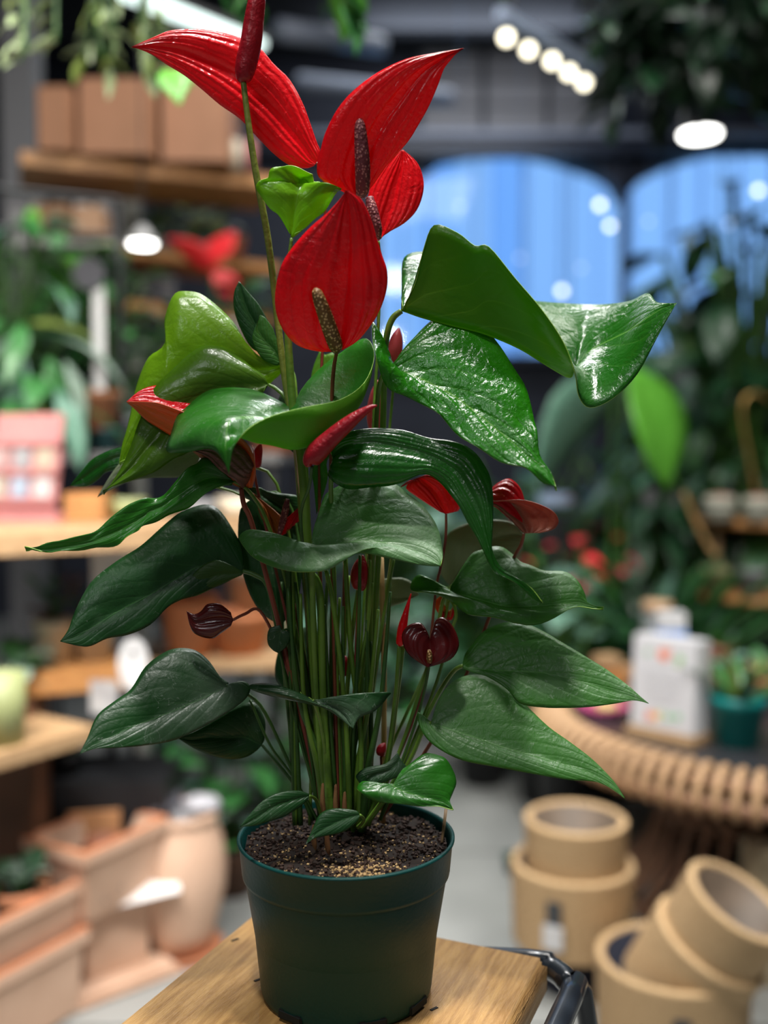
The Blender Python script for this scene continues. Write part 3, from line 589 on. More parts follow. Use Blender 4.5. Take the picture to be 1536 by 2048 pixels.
# flowers
R_ = REDS
def SP(st, base, top='red', under='red', stempts=None, sr=.0013, sm=None, spx=None, spm=None, **k):
    k.setdefault('rib', .0004); k['nu'] = 14
    o = leaf('spathe', st, base, R_[top], R_[under], k.pop('rim', RRIM), **k)
    if stempts: stem(stempts, sr, sm or STEMG, o, 'flower_stem')
    if spx:
        P = [at(x, y, YP+d*.01) for x, y, d, r in spx]; Rr = [r/FPX*.75 for x, y, d, r in spx]
        obj('spadix', tubebm(P, Rr, 16, 6), spm, o, True)
    return o
def spadixmat(name, c1, c2, c3):
    m, nt, b, out = nt_new(name)
    tc = N(nt, 'ShaderNodeTexCoord'); v = N(nt, 'ShaderNodeTexVoronoi'); v.inputs['Scale'].default_value = 430; L(nt, tc.outputs['Object'], v.inputs[0])
    d = MA(nt, 'LESS_THAN', v.outputs[0], .34)
    n = N(nt, 'ShaderNodeTexNoise'); n.inputs['Scale'].default_value = 60; L(nt, tc.outputs['Object'], n.inputs[0])
    L(nt, MIX(nt, d, MIX(nt, n.outputs[0], c1, c2), c3), b.inputs['Base Color']); b.inputs['Roughness'].default_value = .55
    bp = N(nt, 'ShaderNodeBump'); bp.invert = True; bp.inputs['Strength'].default_value = .8; bp.inputs['Distance'].default_value = .0008
    L(nt, v.outputs[0], bp.inputs['Height']); L(nt, bp.outputs[0], b.inputs['Normal']); return m
SPB = spadixmat('spadix_brown', (.13, .055, .012), (.22, .10, .022), (.70, .46, .20))
SPR = spadixmat('spadix_red', (.13, .02, .03), (.22, .045, .055), (.50, .20, .18))
# F1, top left, seen from its side
SP([((640, 318), (634, 325), (628, 332)), ((640, 300), (624, 318), (610, 337)), ((634, 285), (605, 290), (580, 331)), ((620, 245), (580, 260), (550, 310)), ((605, 205), (550, 225), (515, 275)), ((580, 160), (515, 190), (480, 238)), ((548, 128), (475, 155), (440, 210)),
    ((515, 92), (430, 130), (405, 180)), ((465, 70), (385, 112), (370, 152)), ((405, 59), (345, 100), (335, 130)), ((345, 60), (310, 95), (305, 110)), ((305, 75), (285, 94), (285, 101)), (262, 94)],
   (2, .012, 0), bulge=.10, stempts=[(633, 325, 2), (648, 360, 2.2), (650, 480, 2.4), (648, 640, 2.2), (643, 740, 2), (638, 900, 1.6), (645, 1300, 1), (665, 1640, .4)], sr=.0012, sm=STEMR, label='long red spathe pointing left')
# F2, top right
SP([((725, 394), (717, 390), (705, 390)), ((745, 372), (716, 386), (690, 386)), ((775, 330), (716, 375), (665, 372)), ((800, 302), (718, 350), (638, 355)), ((820, 278), (727, 318), (634, 330)), ((838, 248), (742, 282), (642, 295)), ((853, 222), (762, 248), (652, 262)),
    ((866, 195), (785, 215), (675, 218)), ((878, 165), (812, 180), (708, 180)), ((888, 138), (842, 148), (755, 145)), ((900, 122), (872, 125), (812, 118)), ((912, 108), (898, 109), (868, 106)), (929, 96)],
   (-.5, .008, .012), bulge=.10, rib=.0008, stempts=[(716, 390, -.5), (718, 420, .6), (712, 600, 1.6), (700, 800, 1.6), (690, 1100, 1.2), (680, 1640, .4)], sr=.0013, sm=STEMR,
   spx=[(721, 390, -.6, 9), (725, 375, -1.2, 14), (725, 330, -1.9, 15), (722, 280, -2.4, 13), (720, 250, -2.6, 10), (719, 238, -2.6, 4)], spm=SPR, label='glossy red spathe with wrinkled ribs pointing up right')
# F3, behind F2
SP([((775, 465), (757, 482), (748, 470)), ((808, 447), (760, 470), (738, 440)), ((834, 420), (768, 440), (735, 400)), ((847, 382), (780, 405), (745, 365)), ((845, 350), (790, 370), (765, 335)), ((832, 322), (800, 335), (785, 312)), (806, 299)],
   (2.5, 0, 0), bulge=.10, stempts=[(757, 482, 2.5), (760, 540, 2.8), (755, 700, 2.6), (745, 900, 2.2), (720, 1640, .6)], sr=.0013, spx=[(755, 476, 1.8, 8), (752, 455, 1.3, 12), (744, 420, 1.2, 12), (739, 395, 1.3, 8)], spm=SPR)
# F4, the main flower
SP([((685, 700), (674, 702), (664, 704)), ((715, 682), (674, 700), (630, 702)), ((742, 650), (675, 692), (592, 689)), ((762, 615), (678, 670), (565, 658)), ((774, 575), (682, 635), (551, 618)), ((774, 540), (686, 590), (552, 572)), ((764, 510), (690, 545), (565, 525)),
    ((754, 478), (693, 500), (590, 488)), ((742, 438), (694, 460), (622, 453)), ((724, 400), (694, 420), (655, 425)), ((705, 386), (693, 395), (680, 398)), (692, 380)],
   (-2.5, 0, .010), bulge=.13, rib=.0010, stempts=[(674, 702, -2.5), (668, 735, -1.4), (664, 800, -.4), (662, 1000, .4), (668, 1300, .4), (676, 1640, -.3)], sr=.0015, sm=STEMR, flip=False,
   spx=[(673, 700, -2.6, 9), (671, 690, -3.0, 14), (662, 665, -3.8, 15), (648, 625, -4.6, 14), (638, 597, -5.0, 12), (633, 583, -5.1, 9), (631, 576, -5.1, 3)], spm=SPB, label='heart shaped red spathe in front, facing forward')
# F5, tall rolled bud at the top
o = obj('spathe', tubebm([at(487, 166, YP-.012), at(487, 158, YP-.012), at(492, 130, YP-.012), at(502, 85, YP-.014), at(508, 40, YP-.016), at(514, 0, YP-.018), at(520, -40, YP-.02), at(530, -95, YP-.02)], [.0012, .0055, .0078, .0078, .0072, .0062, .004, .0006], 18, 5), REDS['deep'], plant, True, label='tightly rolled dark red bud at the very top')
stem([(487, 166, -1.2), (491, 200, -1.2), (503, 290, -1), (518, 380, -.6), (533, 460, 0), (544, 540, .6), (553, 620, 1), (570, 760, 1), (600, 950, .6), (622, 1300, .3), (655, 1645, 0)], [.0022, .0022, .0024, .0026, .0026, .0026, .0026, .0026, .0026, .0026, .003], mat('stem_olive', (.15, .19, .03), .4, (.22, .25, .04), 60, .3, 200), o, 'flower_stem')
# F6, the boat-shaped flower at the left
SP([((500, 960, .5), (486, 978), (505, 975)), ((490, 920, 1.2), (455, 962), (512, 940, -.8)), ((470, 870, 2), (420, 932), (500, 895, -1.2)), ((440, 820, 2.4), (385, 902), (460, 858, -1.4)), ((412, 786, 2.6), (350, 876), (405, 838, -1.4)),
    ((375, 771, 2.4), (318, 856), (358, 820, -1.3)), ((325, 769, 1.8), (290, 838), (318, 806, -1)), ((285, 778, 1), (270, 818), (290, 803, -.6)), (253, 803)],
   (0, -.002, 0), 'red', 'orange', bulge=.10, stempts=[(482, 976, 0), (488, 1010, .1), (503, 1045, .3), (540, 1180, .6), (600, 1420, .5), (650, 1645, 0)], sr=.0020, sm=STEMR, label='boat shaped spathe, red inside with orange brown ribs outside')
SP([((470, 905, -.5), (486, 978, 0), (505, 890, .5)), ((455, 880, -.8), (470, 960, -1.2), (510, 930, -.5)), ((430, 870, -.6), (440, 940, -1), (490, 900, -.8)), ((400, 875, -.4), (415, 915, -.6), (450, 880, -.6)), (385, 900, -.3)], (-.3, 0, 0), 'striped', 'striped', bulge=.15, label='striped brown spathe base')
# F7, rolled bud in front
o = obj('spathe', tubebm([at(622, 932, YP-.045), at(620, 925, YP-.045), at(633, 905, YP-.046), at(660, 878, YP-.048), at(690, 852, YP-.05), at(715, 832, YP-.051), at(740, 816, YP-.052), at(754, 811, YP-.052)], [.001, .0055, .0076, .0066, .0055, .0040, .0022, .0005], 18, 5), REDS['deep'], plant, True, label='rolled dark red bud in front of the cupped leaf')
stem([(624, 932, -4.5), (618, 975, -3.8), (605, 1010, -3), (602, 1050, -2), (612, 1150, -1), (640, 1400, -.6), (668, 1645, -.6)], .0012, STEMD, o, 'flower_stem')
# smaller flowers
SP([((462, 1225), (467, 1240), (462, 1252)), ((440, 1208), (445, 1238), (440, 1268)), ((415, 1208), (420, 1240), (424, 1277)), ((402, 1222), (400, 1244), (398, 1272)), ((388, 1228), (386, 1240), (382, 1258)), (373, 1222)],
   (-1.5, 0, 0), 'maroon', 'maroon', bulge=.2, stempts=[(466, 1240, -1.5), (490, 1228, -1), (520, 1222, 0), (560, 1300, .6), (600, 1420, .6), (655, 1640, .2)], sr=.0012, sm=STEMR, label='small chestnut spathe')
SP([((862, 1268), (860, 1278), (857, 1268)), ((872, 1240), (860, 1285), (842, 1246)), ((890, 1236), (860, 1292), (818, 1250)), ((910, 1260), (860, 1300), (804, 1268)), ((918, 1292), (858, 1310), (808, 1295)), ((900, 1320), (857, 1322), (825, 1316)), (855, 1335)],
   (-1.8, 0, -.01), 'maroon', 'maroon', bulge=.14, stempts=[(858, 1280, -1.6), (858, 1300, -.8), (855, 1350, 0), (830, 1450, .6), (760, 1640, .4)], sr=.0012, sm=STEMD,
   spx=[(859, 1324, -2.6, 5), (859, 1312, -2.8, 6), (858, 1300, -2.9, 3)], spm=SPB, label='small dark maroon heart spathe')
o = obj('spathe', tubebm([at(798, 1292, YP+.0), at(800, 1285, YP), at(805, 1255, YP), at(812, 1225, YP), at(822, 1187, YP)], [.001, .0032, .0036, .0022, .0004], 12, 5), REDS['red'], plant, True, label='thin red bud')
stem([(798, 1292, 0), (796, 1330, .2), (790, 1400, .4), (770, 1540, .4), (735, 1650, .2)], .0016, STEMG, o, 'flower_stem')
SP([((908, 1195), (900, 1240), (890, 1240)), ((912, 1215), (892, 1225), (872, 1220)), ((900, 1240), (885, 1240), (872, 1200)), (884, 1190)], (2.4, 0, 0), 'orange', 'red', bulge=.1,
   stempts=[(890, 1240, 2.4), (900, 1200, 2.2), (912, 1230, 2), (900, 1270, 1.8), (860, 1400, 1.4), (760, 1640, .6)], sr=.0013)
SP([((917, 1022), (892, 1028), (880, 1024)), ((925, 1000), (885, 1015), (855, 1008)), ((915, 970), (870, 985), (825, 988)), ((885, 953), (850, 966), (812, 976)), ((850, 950), (835, 958), (818, 963)), (800, 975)],
   (1.5, 0, 0), 'red', 'red', bulge=.12, stempts=[(892, 1028, 1.5), (891, 1080, 1.7), (880, 1140, 1.9), (872, 1180, 1.9), (840, 1400, 1.4), (740, 1640, .6)], sr=.0011, sm=STEMR, label='red spathe behind the draping leaf')
SP([((1060, 1035, 1.5), (1048, 1067), (1080, 1066)), ((1052, 1010, 1.5), (1035, 1052), (1108, 1058)), ((1040, 975, 1.5), (1012, 1032), (1117, 1040)), ((1018, 957, 1.5), (992, 1015), (1100, 1018)), ((992, 968, 1.5), (975, 1008), (1050, 1000)), ((975, 985, 1), (965, 1005), (1000, 1001)), (955, 1003)],
   (2, 0, 0), 'red', 'dull', bulge=.10, stempts=[(1048, 1067, 2), (1042, 1090, 2.2), (1028, 1115, 2.4), (1000, 1180, 2.6), (900, 1420, 2), (760, 1640, .8)], sr=.0014, sm=STEMR, label='spathe with dull pink brown outside and ribbed red inside')
SP([((512, 990), (555, 1075), (560, 1072)), ((520, 1020, -.4), (552, 1065), (565, 1050)), ((515, 1005, -.6), (540, 1040), (560, 1030)), (505, 985)], (1.8, 0, 0), 'orange', 'orange', bulge=.12)
SP([((598, 1012), (570, 1068), (555, 1075)), ((600, 1040), (575, 1062), (556, 1064)), ((605, 1025), (590, 1035), (565, 1045)), (608, 1005)], (1.4, 0, 0), 'red', 'orange', bulge=.12,
   stempts=[(556, 1075, 1.6), (575, 1150, 1.6), (615, 1350, 1), (655, 1640, .4)], sr=.0013, sm=STEMR, spx=[(558, 1070, 1.4, 4), (565, 1045, 1.2, 7), (572, 1015, 1.2, 7), (575, 998, 1.2, 4)], spm=SPR)
for (x, y, h, r, d, m, lb) in ((718, 1182, 72, .0068, .6, 'deep', 'dark red bud under the centre leaf'), (514, 935, 48, .004, 2, 'deep', None), (684, 1352, 40, .0055, 1.5, 'deep', None), (762, 1512, 26, .004, 1, 'deep', None), (790, 728, 72, .006, 4, 'pink', 'pale pink bud behind the right leaf'), (748, 870, 110, .006, 4.5, 'pink', None)):
    o = obj('spathe', tubebm([at(x, y, YP+d*.01), at(x+1, y-h*.08, YP+d*.01), at(x, y-h*.4, YP+d*.01), at(x+4, y-h*.75, YP+d*.01), at(x+8, y-h, YP+d*.01)], [.0008, r*.7, r, r*.75, .0006], 14, 4), REDS[m], plant, True, label=lb)
    stem([(x, y, d), (x-2, y+30, d), (x+(690-x)*.4, (y+1640)/2, d*.7), (x+(690-x)*.8, 1645, .3)], .0011, STEMR if m == 'deep' else STEMG, o, 'flower_stem')
# stakes in the pot
BAMB = mat('bamboo', (.42, .26, .10), .6)
obj('stake', tubebm([at(762, 1115, YP+.03), at(768, 1350, YP+.03), at(766, 1645, YP+.03)], .0022, 8, 3), BAMB, plant, True, label='thin bamboo stake')
obj('stake', tubebm([at(892, 1618, YP+.01), at(884, 1685, YP-.002)], .0012, 6, 1), WOODP, plant, True, label='short pale wooden stick')

# ------------------------------------------------------------------ stool
zt = ZB
c1, c2, c3, c4 = atz(532, 1800, zt), atz(1098, 1912, zt), atz(1036, 2060, zt), atz(285, 2044, zt)
print('stool', c1, c2, c3, c4)
xd = (c2-c1).normalized(); 
yd = Vector((xd.y, -xd.x, 0)) ; W = (c2-c1).length
stool = thing('stool', 'stool with a light wooden seat and dark metal tube frame under the anthurium', 'stool', ((c1+c2)/2+yd*.2-Vector((0, 0, zt))))
bm = bmesh.new()
D_ = .36
ctr = (c1+c2)/2+yd*(D_/2)
SEATM = mat('seat_wood', (.56, .32, .11), .5, (.36, .185, .055), 14, .6, 90, stretch=(14, 1.2, 14), coat=.1)
ang = math.atan2(xd.y, xd.x)
pl = obj('seat', boxbm((0, 0, -.016), (W, D_, .032), bev=.006), SEATM, None, True)
_b = pl.modifiers.new('normals', 'WEIGHTED_NORMAL'); _b.keep_sharp = False
pl.parent = stool; pl.location = ctr-stool.location+Vector((0, 0, 0)); pl.rotation_euler = (0, 0, ang)
print('W', W, 'ang', math.degrees(ang))
FR = mat('stool_metal', (.022, .028, .038), .28, coat=.4)
def sl(u, v, z): return ctr+xd*u-yd*v+Vector((0, 0, z))
hw, hd = W/2+.010, D_/2+.016
def sxo(s): return .012 if s > 0 else .030
loop = []
cr = .045
for (sx, sy, a0) in ((1, 1, 0), (-1, 1, 90), (-1, -1, 180), (1, -1, 270)):
    for k in range(5):
        a = math.radians(a0+k*22.5); loop.append(sl(sx*(hw-cr)+cr*math.cos(a)+(.014 if sx > 0 else .045), sy*(hd-cr)+cr*math.sin(a), -.016 if sx > 0 else -.042))
loop = loop[10:]+loop[:10]; loop.append(loop[0])
obj('frame', tubebm(loop, .0098, 14, 2, cap=False), FR, stool, True)
for sx in (1, -1):
    for sy in (1, -1):
        o_ = .014 if sx > 0 else .045
        a = sl(sx*(hw-.01)+o_, sy*(hd-.012), -.018 if sx > 0 else -.042); b = sl(sx*(hw+.05), sy*(hd+.05), -zt)
        obj('leg', tubebm([a, sl(sx*(hw+.006)+o_, sy*(hd+.006), -.075), b+(a-b)*.5, b], .0085, 10, 3), FR, stool, True)
for z in (-.32, -.55):
    f = -z/zt*.055
    for (p, q) in (((1, 1), (-1, 1)), ((-1, 1), (-1, -1)), ((-1, -1), (1, -1)), ((1, -1), (1, 1))):
        obj('stretcher', tubebm([sl(p[0]*(hw-.005+f), p[1]*(hd-.005+f), z), sl(q[0]*(hw-.005+f), q[1]*(hd-.005+f), z)], .006, 8, 1), FR, stool, True)
# dark dents in the seat
for (x, y) in ((516, 1960), (868, 2018), (470, 1880)):
    p = atz(x, y, zt)-Vector((0, 0, 0))
    obj('knot', boxbm((p.x, p.y, zt+.0002), (.007, .0025, .0006), rz=.7, bev=.0002), mat('knot', (.02, .012, .008), .8), stool)
# ------------------------------------------------------------------ background builders
def zat(y, Y): return at(768, y, Y).z
def pxbox(x0, y0, x1, y1, Y, depth, m, name, parent=None, rz=0, bev=0, label=None):
    """camera facing box: its front face spans the pixel rectangle at world depth Y"""
    a, b = at(x0, y1, Y), at(x1, y0, Y)
    c = Vector(((a.x+b.x)/2, Y+depth/2, (a.z+b.z)/2))
    return obj(name, boxbm(c, (abs(b.x-a.x), depth, abs(b.z-a.z)), rz=rz, bev=bev), m, parent, label=label)
def shelf(label, cat, p1, p2, z, depth, thick, m, away=True, group=None, name='shelf', posts=None, rear=False, pz0=0):
    """plank whose front top edge runs through the two pixel points on the plane z"""
    a, b = atz(*p1, z), atz(*p2, z); u = (b-a); Ln = u.length; u.normalize(); v = Vector((-u.y, u.x, 0))
    if v.y < 0: v = -v
    c = (a+b)/2+v*depth/2-Vector((0, 0, thick/2))
    t = thing(name, label, cat, (c.x, c.y, 0 if posts else z-thick), group)
    rz = math.atan2(u.y, u.x)
    obj('board', boxbm(c, (Ln, depth, thick), rz=rz, bev=.003), m, t)
    if posts:
        for (su, sv) in (((-.47, .95), (.47, .95)) if rear else ((-.47, .05), (.47, .05), (-.47, .95), (.47, .95))):
            p = (a+b)/2+u*su*Ln+v*sv*depth
            obj('post', boxbm((p.x, p.y, (posts+pz0)/2), (.022, .022, posts-pz0), rz=rz), BLACK, t)
    return t, a, b, u, v
def leafmesh(kind, variant=0):
    key = 'lm_%s_%d' % (kind, variant)
    if key in bpy.data.meshes: return bpy.data.meshes[key]
    rnd = random.Random(hash(kind) % 1000+variant) if False else random.Random(variant*31+len(kind))
    prof = {'heart': (.02, .34, .46, .44, .36, .24, .12, .0), 'lance': (.02, .09, .14, .16, .15, .11, .06, .0), 'strap': (.035, .04, .045, .048, .045, .04, .025, .0),
            'round': (.03, .26, .38, .42, .40, .30, .16, .0), 'wide': (.03, .15, .22, .26, .26, .22, .13, .0)}[kind]
    droop = {'heart': .32, 'lance': .45, 'strap': .35, 'round': .15, 'wide': .35}[kind]*rnd.uniform(.6, 1.4)
    bm = bmesh.new(); rows = []
    uvl = bm.loops.layers.uv.new('UVMap'); uvs = {}
    for i, wv in enumerate(prof):
        t = i/(len(prof)-1); z = -droop*t*t; fold = .25
        row = []
        for j in (-1, -.5, 0, .5, 1):
            v = bm.verts.new((t*(1-droop*.3*t)+(-.10 if (kind == 'heart' and i == 1 and abs(j) > .6) else 0), wv*j, z+abs(j)*wv*fold+rnd.uniform(-.01, .01))); uvs[v] = (j, t); row.append(v)
        rows.append(row)
    for i in range(len(rows)-1):
        for j in range(4):
            f = bm.faces.new((rows[i][j], rows[i+1][j], rows[i+1][j+1], rows[i][j+1])); f.smooth = True
            for lp in f.loops: lp[uvl].uv = uvs[lp.vert]
    bmesh.ops.remove_doubles(bm, verts=bm.verts, dist=1e-5)
    bmesh.ops.solidify(bm, geom=bm.faces[:], thickness=.006)
    me = bpy.data.meshes.new(key); bm.to_mesh(me); bm.free(); return me
LMC = {}
def leafobj(parent, kind, m, loc, az, el, ln, roll=0, wsc=1, variant=None, name='leaf'):
    variant = random.randrange(3) if variant is None else variant
    k = (kind, variant, m.name)
    if k not in LMC:
        me = leafmesh(kind, variant).copy(); me.name = 'leaf_'+kind; me.materials.clear(); me.materials.append(m); LMC[k] = me
    o = link(name, LMC[k], parent)
    M = Matrix.Rotation(az, 4, 'Z') @ Matrix.Rotation(-el, 4, 'Y') @ Matrix.Rotation(roll, 4, 'X') @ Matrix.Diagonal((ln, ln*wsc, ln, 1))
    o.matrix_local = Matrix.Translation(Vector(loc)-org(parent)) @ M
    return o
def potshape(r, h, taper=.75, lip=True):
    if lip: return [(0, 0), (r*taper, 0), (r*.96, h*.82), (r*1.03, h*.83), (r*1.03, h), (r*.93, h), (r*.9, h*.85), (0, h*.85)]
    return [(0, 0), (r*taper, 0), (r*.97, h*.5), (r, h), (r*.92, h), (r*.88, h*.88), (0, h*.86)]
LG = {}
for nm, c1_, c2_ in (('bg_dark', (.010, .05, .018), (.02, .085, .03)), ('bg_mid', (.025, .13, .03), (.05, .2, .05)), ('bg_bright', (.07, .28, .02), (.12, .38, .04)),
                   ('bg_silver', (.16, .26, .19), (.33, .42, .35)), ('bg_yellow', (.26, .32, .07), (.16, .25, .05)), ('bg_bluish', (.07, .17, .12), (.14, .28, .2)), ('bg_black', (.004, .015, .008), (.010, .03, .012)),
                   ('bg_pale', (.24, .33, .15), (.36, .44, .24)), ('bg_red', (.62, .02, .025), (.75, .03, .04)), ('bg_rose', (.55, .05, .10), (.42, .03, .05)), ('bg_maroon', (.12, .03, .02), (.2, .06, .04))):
    LG[nm] = mat(nm, c1_, .4, c2_, 25, coat=.15)
def plantbg(label, cat, base, H, n, kind, mats, ln, pot=None, up=(.2, 1.1), spread=.4, name='potted_plant', group=None, wsc=1, seed=1, lower=0, az=None, flowers=None):
    random.seed(seed); base = Vector(base)
    t = thing(name, label, cat, base, group)
    top = base.z
    if pot:
        r, h, pm = pot; obj('pot', lathebm(potshape(r, h), base, 24), pm, t, True); top += h*.86
        obj('soil', lathebm([(r*.88, 0), (0, .004)], (base.x, base.y, top), 16), SOIL, t)
    bm = bmesh.new()
    for i in range(n):
        a = (2.4*i+random.uniform(-.3, .3)) if az is None else random.uniform(*az)
        hh = H*(lower+(1-lower)*((i+1)/n))*random.uniform(.8, 1.05)
        if kind == 'strap':
            leafobj(t, kind, LG[random.choice(mats)], (base.x+.01*math.cos(a), base.y+.01*math.sin(a), top-.003), a, random.uniform(*up), H*random.uniform(.7, 1.05), random.uniform(-.3, .3), wsc)
            continue
        rr = spread*H*random.uniform(.2, 1)
        p = Vector((base.x+rr*math.cos(a), base.y+rr*math.sin(a), top+hh))
        add_tube(bm, [(base.x, base.y, top-.002), ((base.x*2+p.x)/3, (base.y*2+p.y)/3, top+hh*.6), p], max(.002, H*.007), 5, 3)
        fl = flowers and i >= n-flowers[0]
        leafobj(t, 'heart' if fl else kind, LG[flowers[1]] if fl else LG[random.choice(mats)], p, a, random.uniform(*up), ln*random.uniform(.7, 1.15)*(flowers[2] if fl else 1), random.uniform(-.4, .4), wsc, name='spathe' if fl else 'leaf')
    if len(bm.verts): obj('stem', bm, STEMD, t, True)
    else: bm.free()
    return t
PI = math.pi
ZBN = zat(905, 2.75)+.0005
GRP = None
# ------------------------------------------------------------------ left: high shelf with crates
t, a, b, u, v = shelf('long plank shelf high on the left under the brown crates', 'shelf', (40, 300), (560, 352), 2.20, .34, .045, WOODO)
ur = math.atan2(u.y, u.x)
CR1 = mat('crate_ply', (.36, .17, .09), .6, (.30, .14, .07), 5); CR2 = mat('crate_ply_shaded', (.10, .05, .03), .7)  # second tone is the same ply with shade put into its colour
def crate(label, x0, x1, ytop, Y):
    z0 = 2.20; A, B = at(x0, 320, Y), at(x1, 320, Y); w = B.x-A.x; zt_ = at(x0, ytop, Y).z; h = zt_-z0
    c = Vector(((A.x+B.x)/2, Y+.16, z0+h/2))
    tt = thing('crate', label, 'crate', (c.x, c.y, z0))
    obj('front_panel', boxbm((c.x, c.y-.14, c.z), (w-.02, .012, h-.002)), CR1, tt); obj('rear_panel', boxbm((c.x, c.y+.13, c.z), (w-.02, .012, h-.002)), CR1, tt)
    for s in (-1, 1): obj('side_panel', boxbm((c.x+s*(w/2-.008), c.y, c.z), (.014, .27, h)), CR2 if s < 0 else CR1, tt)
    obj('bottom_panel', boxbm((c.x, c.y, z0+.008), (w-.04, .25, .012)), CR1, tt)
crate('brown plywood crate at the left end of the high shelf', 152, 300, 152, 3.28)
crate('larger plywood crate lit from below on the high shelf', 318, 455, 125, 3.36)
crate('dark low crate beyond the left end of the high shelf crates', 68, 140, 168, 3.24)
for i, (x0, x1, y0, m, lb) in enumerate(((462, 484, 290, CREAM, 'small cream jar on the high shelf beside the crates'), (490, 512, 296, PINK, 'small pink jar on the high shelf beside the cream jar'))):
    A = at((x0+x1)/2, 340, 3.48); r = (x1-x0)/2/2000*3.48
    tag(obj('jar', lathebm([(0, 0), (r, 0), (r, .08), (r*.7, .09), (r*.7, .1), (0, .1)], (A.x, A.y, 2.201), 16), m, None, True), lb, 'jar')
# grey column and pale post behind the rack
struct('pillar', boxbm((at(45, 200, 4.2).x, 4.2, 2.1), (.13, .13, 4.2)), mat('pillar_m', (.20, .20, .21), .8))
t = tag(obj('display_board', boxbm((at(265, 450, 3.9).x, 3.9, 1.1), (.07, .05, 2.3), bev=.004), mat('board_pale', (.42, .42, .38), .7)), 'tall pale narrow board standing behind the left rack', 'board')
# second and third plank, on black posts
t, a2, b2, u, v = shelf('wooden shelf of the left rack holding yellow green trailing plants', 'shelf', (245, 490), (560, 528), zat(505, 3.7), .3, .035, WOODO, posts=zat(505, 3.7)-.04)
z2 = zat(505, 3.7)
t, a3, b3, u, v = shelf('lower wooden shelf of the left rack carrying dark crates', 'shelf', (245, 598), (560, 632), zat(612, 3.7), .3, .035, WOODO)
z3 = zat(612, 3.7)
for k, (x0, x1) in enumerate(((258, 305), (310, 350))):
    A, B = at(x0, 600, 3.74), at(x1, 600, 3.74); w = B.x-A.x
    tt = thing('sign_box', ('black slate sign box, left of the pair on the lower rack shelf', 'black slate sign box, right of the pair on the lower rack shelf')[k], 'sign', ((A.x+B.x)/2, 3.8, z3))
    obj('board', boxbm(((A.x+B.x)/2, 3.8, z3+.075), (w, .04, .12)), mat('slate', (.02, .02, .025), .6), tt)
    for q in range(3): obj('chalk_line', boxbm(((A.x+B.x)/2, 3.779, z3+.05+q*.028), (w*.7, .002, .006)), mat('chalk', (.35, .35, .38), .8), tt)
    obj('foot', boxbm(((A.x+B.x)/2, 3.8, z3+.0075), (w*.8, .06, .015)), BROWN, tt)
for k, (x, y, lb) in enumerate(((320, 490, 'yellow green trailing plant at the left of the middle rack shelf'), (375, 492, 'yellow green trailing plant in the middle rack shelf centre'), (430, 497, 'yellow green trailing plant near the orange pot'))):
    B = at(x, y, 3.86); plantbg(lb, 'plant', (B.x, 3.86, z2+.001), .16, 16, 'round', ['bg_yellow', 'bg_mid', 'bg_pale'], .07, (.05, .07, GREYPOT), up=(-.8, .8), seed=20+k, spread=.7, name='trailing_plant')
tt = tag(obj('flower_pot', lathebm(potshape(.045, .07), (at(468, 490, 3.8).x, 3.8, z2+.001), 24), mat('pot_orange', (.55, .16, .07), .6), None, True), 'empty orange clay pot on the middle rack shelf', 'pot')
# red anthurium standing behind, on the lower shelf
B = at(480, 600, 3.25)
plantbg('red flowered anthurium standing blurred on the stand behind the main plant', 'plant', (B.x, 3.25, zat(700, 3.25)), .12, 9, 'heart', ['bg_dark', 'bg_mid'], .11, (.05, .09, GREYPOT), up=(.0, .6), seed=41)
rt = thing('cut_flower', 'pair of tall blurred red flowers rising left of the main stem', 'flower', (at(470, 700, 3.2).x, 3.2, zat(700, 3.25)))
for (x, y, az_, el_, ln_, rl, ws) in ((432, 545, PI, .80, .19, .9, 1.5), (422, 530, .15, 1.15, .15, 1.0, 2.0), (425, 540, -.15, -.75, .14, 1.3, 1.6), (440, 590, .1, 1.35, .09, 1.0, 1.0)):
    leafobj(rt, 'lance', mat('petal_red', (.5, .008, .012), .5), at(x, y, 3.2), az_, el_, ln_, rl, ws, name='petal')
obj('stem', tubebm([at(425, 530, 3.2), at(430, 600, 3.2), at(470, 700, 3.2)], .004, 6, 4), STEMD, rt)
# stand holding it, hidden behind the leaves
t, *_ = shelf('narrow wooden stand shelf behind the lime leaves', 'shelf', (330, 700), (560, 702), zat(701, 3.15), .3, .03, WOODO, posts=zat(701, 3.15)-.03, pz0=ZBN)
# puck lamp under the plank
t = thing('pendant_lamp', 'small bright round lamp hanging in front of the left rack', 'lamp', at(285, 492, 3.0))
LAMPM = mat('lamp_glow', (1, .99, .95), .5, emit=9)
B = at(285, 492, 3.0); obj('shade', lathebm([(.012, .06), (.05, .01), (.048, .008), (.01, .055)], B, 24), mat('lamp_shade', (.3, .3, .3), .5), t, True)
obj('bulb', lathebm([(0, 0), (.036, 0), (.04, .008), (0, .016)], B, 20), LAMPM, t, True); obj('cord', tubebm([B+Vector((0, 0, .05)), Vector((B.x, B.y, 4.2))], .003, 6, 1), BLACK, t)
